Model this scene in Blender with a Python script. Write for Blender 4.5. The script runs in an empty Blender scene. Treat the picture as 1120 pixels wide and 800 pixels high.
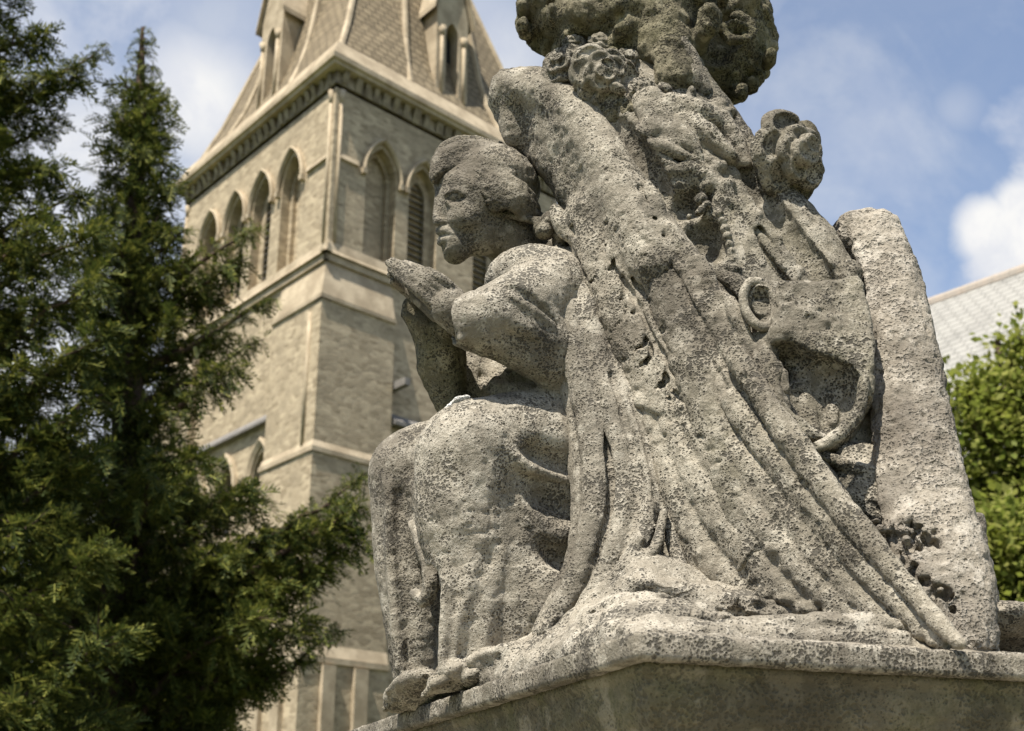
import bpy, math, random
import numpy as np
from mathutils import Vector, Matrix
from mathutils.geometry import tessellate_polygon

random.seed(7)
SC = bpy.context.scene
COL = SC.collection

# ------------------------------------------------------------------ camera
FPX = 1400.0
TH = math.atan(530 / 1400.0)
CT, ST = math.cos(TH), math.sin(TH)
EYE = np.array([0.0, 0.0, 1.5])


def ray(px, py):
    u = 400 - py
    return np.array([px - 560.0, FPX * CT - u * ST, FPX * ST + u * CT])


def W(px, py, d):
    """world point seen at photo position px,py, d metres ahead of the eye"""
    r = ray(px, py)
    return r * (d / r[1]) + EYE


def M(n, py, d):
    """n photo pixels at that depth, in metres"""
    return n * d / ray(560, py)[1]


cam = bpy.data.cameras.new('camera')
cam.sensor_width = 36.0
cam.lens = FPX / 1120 * 36.0
cam.clip_end = 2000
cam.clip_start = 0.05
camo = bpy.data.objects.new('camera', cam)
COL.objects.link(camo)
camo.location = EYE
camo.rotation_euler = (math.pi / 2 + TH, 0, 0)
cam.dof.use_dof = True
cam.dof.focus_distance = 2.15
cam.dof.aperture_fstop = 7.5
SC.camera = camo

# ------------------------------------------------------------------ light
SUN_AZ = np.array([-0.52, -0.854])
SUN_AZ /= np.linalg.norm(SUN_AZ)
SUN_EL = math.radians(62)
sd = np.array([SUN_AZ[0] * math.cos(SUN_EL), SUN_AZ[1] * math.cos(SUN_EL), math.sin(SUN_EL)])
sun = bpy.data.lights.new('sun', 'SUN')
sun.energy = 5.0
sun.angle = math.radians(0.53)
sun.color = (1.0, 0.95, 0.86)
suno = bpy.data.objects.new('sun', sun)
COL.objects.link(suno)
suno.rotation_euler = Vector(sd).to_track_quat('Z', 'Y').to_euler()
suno.location = (-10, -10, 30)

SC.view_settings.view_transform = 'Standard'
SC.view_settings.look = 'None'
SC.view_settings.gamma = 1.0
SC.view_settings.exposure = 0.86


# ------------------------------------------------------------------ node helpers
class NT:
    def __init__(self, nt):
        self.nt = nt
        nt.nodes.clear()

    def n(self, typ, **kw):
        nd = self.nt.nodes.new(typ)
        for k, v in kw.items():
            if k.startswith('i_'):
                nd.inputs[k[2:].replace('_', ' ')].default_value = v
            else:
                setattr(nd, k, v)
        return nd

    def l(self, a, b):
        self.nt.links.new(a, b)

    def math(self, op, a, b=None, clamp=False):
        m = self.n('ShaderNodeMath', operation=op, use_clamp=clamp)
        for i, x in enumerate((a, b)):
            if x is None:
                continue
            if isinstance(x, (int, float)):
                m.inputs[i].default_value = x
            else:
                self.l(x, m.inputs[i])
        return m.outputs[0]

    def noise(self, vec, scale, detail=4, rough=0.55, dist=0.0):
        x = self.n('ShaderNodeTexNoise')
        x.inputs['Scale'].default_value = scale
        x.inputs['Detail'].default_value = detail
        x.inputs['Roughness'].default_value = rough
        x.inputs['Distortion'].default_value = dist
        self.l(vec, x.inputs['Vector'])
        return x.outputs['Fac']

    def vor(self, vec, scale, feature='F1', out='Distance', rnd=1.0):
        x = self.n('ShaderNodeTexVoronoi', feature=feature)
        x.inputs['Scale'].default_value = scale
        x.inputs['Randomness'].default_value = rnd
        self.l(vec, x.inputs['Vector'])
        return x.outputs[out]

    def step(self, val, a, b):
        x = self.n('ShaderNodeMapRange', interpolation_type='SMOOTHSTEP')
        x.inputs[1].default_value = a
        x.inputs[2].default_value = b
        self.l(val, x.inputs[0])
        return x.outputs[0]

    def mix(self, fac, a, b):
        x = self.n('ShaderNodeMix', data_type='RGBA')
        if isinstance(fac, (int, float)):
            x.inputs[0].default_value = fac
        else:
            self.l(fac, x.inputs[0])
        for i, c in ((6, a), (7, b)):
            if isinstance(c, tuple):
                x.inputs[i].default_value = (*c[:3], 1)
            else:
                self.l(c, x.inputs[i])
        return x.outputs[2]


def new_mat(name):
    m = bpy.data.materials.new(name)
    m.use_nodes = True
    t = NT(m.node_tree)
    out = t.n('ShaderNodeOutputMaterial')
    b = t.n('ShaderNodeBsdfPrincipled')
    b.inputs['Roughness'].default_value = 0.92
    b.inputs['Specular IOR Level'].default_value = 0.2
    t.l(b.outputs[0], out.inputs[0])
    tc = t.n('ShaderNodeTexCoord')
    return m, t, b, tc.outputs['Object']


def bump(t, b, h, strength, dist):
    x = t.n('ShaderNodeBump')
    x.inputs['Strength'].default_value = strength
    x.inputs['Distance'].default_value = dist
    t.l(h, x.inputs['Height'])
    t.l(x.outputs[0], b.inputs['Normal'])


def stone_mat(name, base, light, dark, green=0.0, pit=0.5, lichen=0.5, scale=1.0, bstr=0.9, stain=0.8):
    m, t, b, co = new_mat(name)
    big = t.noise(co, 6 * scale, 5, 0.62)
    mid = t.noise(co, 38 * scale, 5, 0.68)
    fine = t.noise(co, 210 * scale, 3, 0.75)
    col = t.mix(t.step(big, 0.36, 0.66), base, tuple(0.6 * c for c in base))
    if green > 0:
        gn = t.noise(co, 4.3, 6, 0.65)
        col = t.mix(t.math('MULTIPLY', t.step(gn, 0.42, 0.66), green), col, (0.105, 0.10, 0.045))
    # pale lichen crust in blotches and freckles
    pal = t.math('ADD', t.math('MULTIPLY', mid, 0.75), t.math('MULTIPLY', fine, 0.55))
    pal = t.math('ADD', pal, t.math('MULTIPLY', t.math('SUBTRACT', 1.0, big), 0.3))
    col = t.mix(t.math('MULTIPLY', t.step(pal, 0.74, 0.94), 0.8 * lichen), col, light)
    # separate lichen rosettes, each a patch of its own
    for sc, sel, lo_, hi_, c2 in ((15, 0.70, 0.36, 0.24, tuple(1.08 * c for c in light)), (34, 0.66, 0.36, 0.2, light), (11, 0.76, 0.42, 0.22, tuple(0.42 * c for c in base))):
        vn = t.n('ShaderNodeTexVoronoi'); vn.inputs['Scale'].default_value = sc * scale
        t.l(co, vn.inputs['Vector'])
        sp_ = t.n('ShaderNodeSeparateColor'); t.l(vn.outputs['Color'], sp_.inputs[0])
        dd = t.math('ADD', vn.outputs['Distance'], t.math('MULTIPLY', t.math('SUBTRACT', mid, 0.5), 0.75))
        mk = t.math('MULTIPLY', t.step(sp_.outputs[0], sel, sel + 0.04), t.step(dd, lo_, hi_))
        col = t.mix(t.math('MULTIPLY', mk, 0.62), col, c2)
    # soot stains and rain streaks
    mp = t.n('ShaderNodeMapping'); mp.inputs['Scale'].default_value = (1, 1, 0.3)
    t.l(co, mp.inputs[0])
    sk = t.noise(mp.outputs[0], 9 * scale, 6, 0.62, 0.4)
    st = t.noise(co, 3.1 * scale, 5, 0.6)
    sm = t.math('MAXIMUM', t.math('MULTIPLY', t.step(sk, 0.53, 0.68), 0.55), t.math('MULTIPLY', t.step(st, 0.54, 0.66), 0.6))
    col = t.mix(t.math('MULTIPLY', sm, stain), col, tuple(0.36 * c for c in (base[0], base[1] * 0.95, base[2] * 0.93)))
    # grain
    col = t.mix(t.math('MULTIPLY', t.step(fine, 0.5, 0.32), 0.34), col, tuple(0.33 * c for c in base))
    # dark weathered pores, two sizes, gathered in patches
    clus = t.step(t.noise(co, 13 * scale, 4, 0.6), 0.38, 0.64)
    wob = t.math('MULTIPLY', t.math('SUBTRACT', mid, 0.5), 0.7)
    v1 = t.math('SUBTRACT', t.vor(co, 235 * scale), t.math('ADD', t.math('MULTIPLY', clus, 0.34), wob))
    v2 = t.math('SUBTRACT', t.vor(co, 84 * scale), t.math('ADD', t.math('MULTIPLY', clus, 0.21), wob))
    pm = t.math('MAXIMUM', t.step(v1, 0.24, 0.0), t.step(v2, 0.19, 0.03))
    col = t.mix(t.math('MULTIPLY', pm, 0.85 * pit), col, dark)
    t.l(col, b.inputs['Base Color'])
    h = t.math('ADD', t.math('MULTIPLY', mid, 0.8), t.math('MULTIPLY', fine, 0.45))
    h = t.math('SUBTRACT', h, t.math('MULTIPLY', pm, 0.6))
    bump(t, b, h, bstr, 0.008 / scale)
    return m


MAT = {}
MAT['stone_face'] = stone_mat('carved_stone_face', (0.228, 0.199, 0.151), (0.391, 0.351, 0.281), (0.04, 0.036, 0.028), 0.15, 0.8, 0.7)
MAT['stone_robe'] = stone_mat('carved_stone_robe', (0.293, 0.258, 0.201), (0.446, 0.405, 0.329), (0.053, 0.047, 0.038), 0.05, 0.9, 0.75)
MAT['stone_wing'] = stone_mat('carved_stone_wing', (0.279, 0.244, 0.187), (0.432, 0.389, 0.310), (0.046, 0.041, 0.032), 0.08, 0.95, 0.75)
MAT['stone_slab'] = stone_mat('carved_stone_smooth', (0.288, 0.251, 0.197), (0.428, 0.385, 0.319), (0.09, 0.078, 0.062), 0.0, 0.5, 0.75, 0.75, 0.8, 1.0)
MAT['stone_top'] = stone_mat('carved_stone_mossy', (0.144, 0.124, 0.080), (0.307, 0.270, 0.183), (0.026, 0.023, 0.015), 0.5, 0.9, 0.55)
MAT['stone_cross'] = stone_mat('carved_stone_cross', (0.219, 0.192, 0.146), (0.391, 0.351, 0.281), (0.036, 0.032, 0.025), 0.25, 0.95, 0.75)
MAT['stone_cap'] = stone_mat('pedestal_stone', (0.251, 0.219, 0.170), (0.419, 0.378, 0.306), (0.036, 0.032, 0.025), 0.15, 0.9, 0.75)
MAT['stone_algae'] = stone_mat('pedestal_stone_algae', (0.186, 0.159, 0.106), (0.279, 0.242, 0.170), (0.045, 0.04, 0.027), 0.75, 0.5, 0.4, 0.8, 0.6, 1.0)
MAT['lichen'] = stone_mat('white_lichen', (0.75, 0.72, 0.66), (0.8, 0.78, 0.74), (0.4, 0.38, 0.33), 0.0, 0.3, 0.5)


# ------------------------------------------------------------------ objects
def link(o, parent=None):
    COL.objects.link(o)
    if parent is not None:
        o.parent = parent
    return o


def empty(name, loc, label, cat, group=None):
    o = bpy.data.objects.new(name, None)
    o.location = tuple(loc)
    o.empty_display_size = 0.2
    link(o)
    tag(o, label, cat, group)
    return o


def tag(o, label, cat, group=None, kind=None):
    if label: o['label'] = label
    if cat: o['category'] = cat
    if group: o['group'] = group
    if kind: o['kind'] = kind
    return o


def root_loc(o):
    v = np.zeros(3)
    while o is not None:
        v += np.array(o.location)
        o = o.parent
    return v


def mesh_obj(name, verts, faces, mat, parent=None, smooth=False):
    """verts in world metres; stored relative to the parent thing"""
    v = np.asarray(verts, dtype=np.float64)
    if parent is not None:
        v = v - root_loc(parent)
    me = bpy.data.meshes.new(name)
    if isinstance(faces, np.ndarray):
        n, k = faces.shape
        me.vertices.add(len(v))
        me.vertices.foreach_set('co', v.astype(np.float32).ravel())
        me.loops.add(n * k)
        me.loops.foreach_set('vertex_index', faces.astype(np.int32).ravel())
        me.polygons.add(n)
        me.polygons.foreach_set('loop_start', np.arange(0, n * k, k, dtype=np.int32))
        me.update(calc_edges=True)
    else:
        me.from_pydata([tuple(p) for p in v], [], faces)
        me.update()
    if mat is not None:
        me.materials.append(MAT[mat] if isinstance(mat, str) else mat)
    if smooth:
        me.polygons.foreach_set('use_smooth', np.ones(len(me.polygons), dtype=bool))
    o = bpy.data.objects.new(name, me)
    return link(o, parent)


# ------------------------------------------------------------------ sculpting: signed distance grids
def _hash(i, j, k, seed):
    h = (i * 374761393 + j * 668265263 + k * 1274126177 + seed * 974634777) & 0xFFFFFFFF
    h = ((h ^ (h >> 13)) * 1274126177) & 0xFFFFFFFF
    return ((h ^ (h >> 16)) & 0xFFFF) / 32767.5 - 1.0


def vnoise(p, freq, seed=0):
    q = p * freq
    i = np.floor(q).astype(np.int64)
    f = q - i
    u = f * f * (3 - 2 * f)
    r = 0
    for a in (0, 1):
        for b in (0, 1):
            for c in (0, 1):
                w = (u[:, 0] if a else 1 - u[:, 0]) * (u[:, 1] if b else 1 - u[:, 1]) * (u[:, 2] if c else 1 - u[:, 2])
                r = r + w * _hash(i[:, 0] + a, i[:, 1] + b, i[:, 2] + c, seed)
    return r


def catmull(P, n):
    P = np.asarray(P, float)
    if len(P) < 3:
        t = np.linspace(0, 1, n + 1)[:, None]
        return P[0] * (1 - t) + P[1] * t
    Q = np.vstack([2 * P[0] - P[1], P, 2 * P[-1] - P[-2]])
    out = []
    for i in range(1, len(Q) - 2):
        for s in np.linspace(0, 1, n, endpoint=False):
            a, b, c, d = Q[i - 1], Q[i], Q[i + 1], Q[i + 2]
            out.append(0.5 * (2 * b + (c - a) * s + (2 * a - 5 * b + 4 * c - d) * s * s + (3 * b - a - 3 * c + d) * s ** 3))
    out.append(P[-1])
    return np.array(out)


class Sculpt:
    def __init__(self, h):
        self.h = h
        self.ops = []

    # every op: (lo, hi, function(x,y,z) -> distance, k, mode)
    def _push(self, lo, hi, fn, k, mode):
        self.ops.append((np.asarray(lo, float), np.asarray(hi, float), fn, k, mode))

    def tube(self, pts, k=0.01, mode='add', n=5, flat=None):
        """pts: (px, py, depth, radius px)"""
        A = np.array([[*W(p[0], p[1], p[2]), max(M(p[3], p[1], p[2]), 1e-4)] for p in pts])
        self.tube_w(A, k, mode, n, flat)

    def tube_w(self, A, k=0.01, mode='add', n=5, flat=None):
        C = catmull(A, n)
        C[:, 3] = np.maximum(C[:, 3], 1e-4)
        r = C[:, 3].max()
        lo, hi = C[:, :3].min(0) - r, C[:, :3].max(0) + r
        if flat is not None:
            nv, fs = np.asarray(flat[0], float), flat[1]
            nv = nv / np.linalg.norm(nv)

        def fn(x, y, z):
            best = None
            for a, b in zip(C[:-1], C[1:]):
                ba = b[:3] - a[:3]
                dx, dy, dz = x - a[0], y - a[1], z - a[2]
                L = float(ba @ ba) + 1e-12
                t = np.clip((dx * ba[0] + dy * ba[1] + dz * ba[2]) / L, 0, 1)
                ex, ey, ez = dx - t * ba[0], dy - t * ba[1], dz - t * ba[2]
                s = ex * ex + ey * ey + ez * ez
                if flat is not None:
                    q = ex * nv[0] + ey * nv[1] + ez * nv[2]
                    s = s + (fs * fs - 1) * q * q
                d = np.sqrt(s) - (a[3] + t * (b[3] - a[3]))
                best = d if best is None else np.minimum(best, d)
            return best
        self._push(lo, hi, fn, k, mode)

    def ell(self, px, py, d, rx, rz, ry, k=0.01, mode='add', rot=0.0, yaw=0.0):
        """ellipsoid: rx, rz, ry in px (across, up, deep); rot tilts it in the view plane, yaw turns it about up"""
        c = W(px, py, d)
        r = np.array([M(rx, py, d), M(ry, py, d), M(rz, py, d)])
        R = np.array(Matrix.Rotation(yaw, 3, 'Z') @ Matrix.Rotation(-TH * 0.6, 3, 'X') @ Matrix.Rotation(rot, 3, 'Y'))
        self.ell_w(c, r, R, k, mode)

    def ell_w(self, c, r, R, k=0.01, mode='add'):
        e = np.sqrt(((R * r[None, :]) ** 2).sum(1))

        def fn(x, y, z):
            dx, dy, dz = x - c[0], y - c[1], z - c[2]
            l = [(R[0, i] * dx + R[1, i] * dy + R[2, i] * dz) / r[i] for i in range(3)]
            k0 = np.sqrt(l[0] ** 2 + l[1] ** 2 + l[2] ** 2)
            k1 = np.sqrt((l[0] / r[0]) ** 2 + (l[1] / r[1]) ** 2 + (l[2] / r[2]) ** 2) + 1e-9
            return k0 * (k0 - 1) / k1
        self._push(c - e, c + e, fn, k, mode)

    def poly(self, pts, th, k=0.01, mode='add', rnd=0.012, off=0.0):
        """slab whose outline is (px,py,depth) points; th thickness m, rnd edge rounding m"""
        P = np.array([W(*p[:3]) for p in pts])
        c = P.mean(0)
        _, _, V = np.linalg.svd(P - c)
        e1, e2, n = V
        if n @ (EYE - c) < 0:
            n = -n
        c = c + n * off
        Q = np.stack([(P - c) @ e1, (P - c) @ e2], 1)
        ext = th / 2
        lo, hi = P.min(0) - ext - rnd - abs(off), P.max(0) + ext + rnd + abs(off)

        def fn(x, y, z):
            dx, dy, dz = x - c[0], y - c[1], z - c[2]
            u = e1[0] * dx + e1[1] * dy + e1[2] * dz
            v = e2[0] * dx + e2[1] * dy + e2[2] * dz
            w = n[0] * dx + n[1] * dy + n[2] * dz
            d2 = np.full(u.shape, 1e9)
            ins = np.zeros(u.shape, bool)
            N = len(Q)
            for i in range(N):
                a, b = Q[i], Q[(i + 1) % N]
                ex, ey = b - a
                wx, wy = u - a[0], v - a[1]
                t = np.clip((wx * ex + wy * ey) / (ex * ex + ey * ey + 1e-12), 0, 1)
                d2 = np.minimum(d2, (wx - ex * t) ** 2 + (wy - ey * t) ** 2)
                if ey != 0:
                    cr = ((a[1] > v) != (b[1] > v)) & (u < (b[0] - a[0]) * (v - a[1]) / (b[1] - a[1]) + a[0])
                    ins ^= cr
            s = np.sqrt(d2)
            s = np.where(ins, -s, s) + rnd
            q = np.abs(w) - ext + rnd
            return np.minimum(np.maximum(s, q), 0) + np.sqrt(np.maximum(s, 0) ** 2 + np.maximum(q, 0) ** 2) - rnd
        self._push(lo, hi, fn, k, mode)

    def box_w(self, c, ax, half, k=0.01, mode='add', rnd=0.005):
        c = np.asarray(c, float); ax = np.asarray(ax, float); half = np.asarray(half, float)
        e = (np.abs(ax) * half[:, None]).sum(0)

        def fn(x, y, z):
            dx, dy, dz = x - c[0], y - c[1], z - c[2]
            q = [np.abs(ax[i, 0] * dx + ax[i, 1] * dy + ax[i, 2] * dz) - half[i] + rnd for i in range(3)]
            o = np.sqrt(np.maximum(q[0], 0) ** 2 + np.maximum(q[1], 0) ** 2 + np.maximum(q[2], 0) ** 2)
            return o + np.minimum(np.maximum(np.maximum(q[0], q[1]), q[2]), 0) - rnd
        self._push(c - e, c + e, fn, k, mode)

    def mesh(self, name, mat, parent, amp=1.0, seed=0, smooth=True, coarse=1.0):
        h = self.h
        adds = [o for o in self.ops if o[4] == 'add']
        lo = np.min([o[0] for o in adds], 0) - 4 * h
        hi = np.max([o[1] for o in adds], 0) + 4 * h
        dim = np.ceil((hi - lo) / h).astype(int) + 1
        F = np.full(dim, 0.06, np.float32)
        ax = [(lo[i] + h * np.arange(dim[i])).astype(np.float32) for i in range(3)]
        for (a, b, fn, k, mode) in self.ops:
            m = k + 3 * h
            i0 = np.clip(np.floor((a - m - lo) / h).astype(int), 0, dim)
            i1 = np.clip(np.ceil((b + m - lo) / h).astype(int) + 1, 0, dim)
            if (i1 <= i0).any():
                continue
            sl = tuple(slice(i0[i], i1[i]) for i in range(3))
            x = ax[0][sl[0]][:, None, None]; y = ax[1][sl[1]][None, :, None]; z = ax[2][sl[2]][None, None, :]
            x, y, z = np.broadcast_arrays(x, y, z)
            d = fn(x, y, z).astype(np.float32)
            g = F[sl]
            if mode == 'add':
                q = np.maximum(k - np.abs(g - d), 0)
                F[sl] = np.minimum(g, d) - q * q / (4 * k)
            else:
                q = np.maximum(k - np.abs(g + d), 0)
                F[sl] = np.maximum(g, -d) + q * q / (4 * k)
        v, f = surface_nets(F, lo, h)
        # weathering: push the surface in and out along its normal
        nrm = vert_normals(v, f)
        s = seed * 17
        d = 0.0022 * vnoise(v, 22, s) + 0.0018 * vnoise(v, 55, s + 1) + 0.0012 * vnoise(v, 120, s + 2)
        pit = np.maximum(vnoise(v, 85, s + 3) - 0.25, 0) * np.clip(vnoise(v, 16, s + 4) + 0.6, 0, 1.2)
        d = (d - 0.0055 * pit) * amp
        v = v + nrm * d[:, None]
        return mesh_obj(name, v, f, mat, parent, smooth)


def vert_normals(v, f):
    a, b, c, d = (v[f[:, i]] for i in range(4))
    n = np.cross(c - a, d - b)
    out = np.zeros_like(v)
    for i in range(4):
        for j in range(3):
            out[:, j] += np.bincount(f[:, i], n[:, j], len(v))
    return out / (np.linalg.norm(out, axis=1, keepdims=True) + 1e-12)


def surface_nets(F, lo, h):
    nx, ny, nz = F.shape
    S = F < 0
    cnt = np.zeros((nx - 1, ny - 1, nz - 1), np.int8)
    for a in (0, 1):
        for b in (0, 1):
            for c in (0, 1):
                cnt += S[a:nx - 1 + a, b:ny - 1 + b, c:nz - 1 + c]
    act = (cnt > 0) & (cnt < 8)
    I = np.argwhere(act)
    idx = np.full(act.shape, -1, np.int32)
    idx[act] = np.arange(len(I), dtype=np.int32)
    acc = np.zeros((len(I), 3)); num = np.zeros(len(I))
    cor = [(a, b, c) for a in (0, 1) for b in (0, 1) for c in (0, 1)]
    val = {c: F[I[:, 0] + c[0], I[:, 1] + c[1], I[:, 2] + c[2]].astype(np.float64) for c in cor}
    for c in cor:
        for axis in range(3):
            if c[axis]:
                continue
            e = list(c); e[axis] = 1; e = tuple(e)
            va, vb = val[c], val[e]
            m = (va < 0) != (vb < 0)
            t = np.where(m, va / np.where(m, va - vb, 1), 0)
            p = np.array(c, float)[None, :].repeat(len(I), 0)
            p[:, axis] = t
            acc[m] += p[m]; num[m] += 1
    V = lo + h * (I + acc / num[:, None])
    quads = []
    for axis in range(3):
        sl0 = [slice(None)] * 3; sl1 = [slice(None)] * 3
        sl0[axis] = slice(0, -1); sl1[axis] = slice(1, None)
        A, B = S[tuple(sl0)], S[tuple(sl1)]
        E = np.argwhere(A != B)
        o1, o2 = (axis + 1) % 3, (axis + 2) % 3
        ok = (E[:, o1] > 0) & (E[:, o2] > 0) & (E[:, o1] < F.shape[o1] - 1) & (E[:, o2] < F.shape[o2] - 1)
        E = E[ok]
        def cell(d1, d2):
            q = E.copy(); q[:, o1] -= d1; q[:, o2] -= d2
            return idx[q[:, 0], q[:, 1], q[:, 2]]
        Q = np.stack([cell(1, 1), cell(0, 1), cell(0, 0), cell(1, 0)], 1)
        ins = A[E[:, 0], E[:, 1], E[:, 2]]
        Q[~ins] = Q[~ins][:, ::-1]
        quads.append(Q)
    return V, np.vstack(quads)
# =================================================================== PEDESTAL
SLAB = W(694, 689, 1.54)                       # nearest corner of the pedestal top
AU = np.array([-0.347, 0.938, 0.0])            # along the left edge, away
AV = np.array([0.938, 0.347, 0.0])             # along the right edge
AZ = np.array([0.0, 0.0, 1.0])
TOPZ = SLAB[2]
U1, V1 = 1.70, 1.45


def ped(u, v, z):
    return SLAB + AU * u + AV * v + AZ * z


ped_c = ped(U1 / 2, V1 / 2, 0)
pedestal = empty('stone_pedestal', (ped_c[0], ped_c[1], 0),
                 'square lichen spotted stone pedestal with projecting rim carrying the carved angel', 'pedestal')
fr = np.array([AU, AV, AZ])


def ped_box(s, in_, z0, z1, k, rnd, mode='add'):
    s.box_w(ped(U1 / 2, V1 / 2, (z0 + z1) / 2), fr, (U1 / 2 - in_, V1 / 2 - in_, (z1 - z0) / 2), k, mode, rnd)


VX = 0.0032
s = Sculpt(0.005)
ped_box(s, 0, -0.034, 0.0, 0.002, 0.004)
ped_box(s, 0.05, -0.02, 0.006, 0.03, 0.004)
rr = random.Random(3)
for i in range(12):                              # chipped rim
    e = rr.random()
    p = ped(rr.uniform(0, U1), 0, rr.choice((0, -0.034))) if i % 2 else ped(0, rr.uniform(0, V1), rr.choice((0, -0.034)))
    r = rr.uniform(0.004, 0.009)
    s.ell_w(p, np.array([r * rr.uniform(1, 3), r * rr.uniform(1, 3), r]), np.eye(3), 0.006, 'cut')
s.mesh('cornice', 'stone_cap', pedestal, 0.4, 1)

s = Sculpt(0.006)
for i in range(9):                               # hollow moulding stepping inward
    t = i / 8
    ped_box(s, 0.030 + 0.075 * (1 - math.cos(t * 1.45)) , -0.036 - 0.012 - 0.10 * math.sin(t * 1.5), -0.030, 0.01, 0.003)
ped_box(s, 0.022, -0.044, -0.030, 0.002, 0.003)
ped_box(s, 0.085, -0.175, -0.12, 0.004, 0.008)
ped_box(s, 0.062, -0.112, -0.098, 0.002, 0.004)
s.mesh('cove_moulding', 'stone_algae', pedestal, 0.8, 2)


def frame_box(name, mat, u0, u1, v0, v1, z0, z1, parent, bev=0.01):
    b = bev
    V = []
    for z, i in ((z0, 0), (z1 - b, 0), (z1, b)):
        for (u, v) in ((u0 + i, v0 + i), (u1 - i, v0 + i), (u1 - i, v1 - i), (u0 + i, v1 - i)):
            V.append(ped(u, v, 0) * np.array([1, 1, 0]) + np.array([0, 0, z]))
    Fq = [(0, 3, 2, 1), (8, 9, 10, 11)]
    for k in (0, 4):
        for j in range(4):
            Fq.append((k + j, k + (j + 1) % 4, k + 4 + (j + 1) % 4, k + 4 + j))
    return mesh_obj(name, V, Fq, mat, parent)


frame_box('die', 'stone_algae', 0.13, U1 - 0.13, 0.13, V1 - 0.13, 0.42, TOPZ - 0.172, pedestal)
frame_box('base_block', 'stone_algae', 0.04, U1 - 0.04, 0.04, V1 - 0.04, 0.18, 0.418, pedestal, 0.04)
frame_box('plinth', 'stone_cap', -0.12, U1 + 0.12, -0.12, V1 + 0.12, -0.05, 0.178, pedestal, 0.02)

# =================================================================== ANGEL MONUMENT
base = ped(0.75, 0.5, 0.0)
angel = empty('angel_statue', base, 'weathered grey stone angel praying before a rose wreathed cross and anchor on the pedestal', 'statue')

# ---- body: head, neck, torso, hands, feet in one continuous surface
s = Sculpt(VX)
s.tube([(625, 490, 2.42, 74), (600, 420, 2.40, 62), (605, 350, 2.38, 64), (610, 312, 2.38, 50)], 0.02)
s.tube([(600, 318, 2.39, 52), (577, 290, 2.36, 33), (556, 258, 2.33, 31), (548, 240, 2.33, 34)], 0.03)
s.ell(535, 212, 2.32, 52, 46, 44, 0.02, rot=0.1)             # skull
s.ell(517, 220, 2.30, 42, 50, 38, 0.02)                        # face
s.tube([(505, 257, 2.29, 21), (530, 258, 2.30, 22), (560, 245, 2.32, 23)], 0.02)   # jaw
s.ell(498, 274, 2.285, 15, 14, 18, 0.02)                      # chin
s.tube([(484, 208, 2.285, 5), (481, 226, 2.28, 6.5), (480, 239, 2.275, 7.5)], 0.008)  # nose
s.ell(481, 243, 2.262, 7, 5, 5, 0.005)
s.ell(480, 243, 2.292, 7, 5, 5, 0.005)
s.tube([(483, 202, 2.29, 7), (496, 196, 2.255, 7), (515, 203, 2.235, 6)], 0.01)     # brow, near side
s.tube([(483, 202, 2.29, 7), (490, 197, 2.32, 7)], 0.01)
s.ell(498, 216, 2.233, 11, 6, 5, 0.010, 'cut', 0.15)
s.ell(489, 215, 2.325, 9, 7, 8, 0.006, 'cut')
s.ell(499, 217, 2.250, 9, 7, 8, 0.003)                        # eyeball
s.tube([(487, 213, 2.245, 2.5), (499, 208, 2.234, 3), (511, 215, 2.236, 2.5)], 0.003)   # lids
s.tube([(488, 221, 2.247, 2), (499, 226, 2.238, 2.5), (511, 219, 2.238, 2)], 0.003)
s.ell(508, 238, 2.250, 17, 14, 12, 0.015)                      # cheek
s.tube([(481, 253, 2.288, 5), (486, 252, 2.264, 5), (495, 255, 2.254, 2.5)], 0.004)       # lips
s.tube([(483, 264, 2.288, 5.5), (488, 263, 2.266, 5), (496, 262, 2.256, 2.5)], 0.004)
s.tube([(472, 258.5, 2.29, 2), (484, 258, 2.257, 2.2), (497, 259, 2.245, 1.6)], 0.003, 'cut')
s.ell(483, 270, 2.27, 5, 2.5, 12, 0.008, 'cut')
s.ell(552, 226, 2.262, 8, 15, 6, 0.006)                        # ear under the hair
s.ell(553, 228, 2.250, 4, 9, 4, 0.004, 'cut')
# praying hands: forearm, palm, four fingers and thumb on each
# slim tapering hands
for sgn, dep, dx, dy in ((0, 2.125, 0, 0), (1, 2.165, 3, 13)):
    s.tube([(560, 372, dep + 0.05, 24), (512, 352, dep + 0.01, 22), (494, 338, dep, 22)], 0.015)
    s.tube([(502 + dx, 341 + dy, dep, 16), (484 + dx, 326 + dy, dep + (0.008 if not sgn else -0.008), 16)], 0.015, flat=((0.2, -1, 0.1), 1.7))
    for i in range(4):
        o = (i - 1.5) * 9.6
        L = (0.90, 1.0, 0.97, 0.78)[i]
        bx, by = 482 + dx + o * 0.62, 323 + dy - o * 0.75
        ex, ey = bx - 56 * L - o * 0.30, by - 37 * L + o * 0.36
        z0 = dep + (-0.004 if not sgn else 0.004)
        bow = -0.008 if not sgn else 0.008
        s.tube([(bx, by, z0, 6.3), (bx * .66 + ex * .34, by * .66 + ey * .34 - 2, z0 + bow, 5.8), (bx * .3 + ex * .7, by * .3 + ey * .7 - 1, z0 + bow * .6 + .008, 5.3), (ex, ey, z0 + (0.02 if not sgn else -0.008), 4.3)], 0.0012)
    tb = 0.0 if not sgn else 0.02
    s.tube([(500 + dx, 322 + dy, dep + 0.012 + tb, 7), (484 + dx, 306 + dy, dep + 0.014 + tb, 6), (468 + dx, 296 + dy, dep + 0.018 + tb, 4.5)], 0.006)
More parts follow.
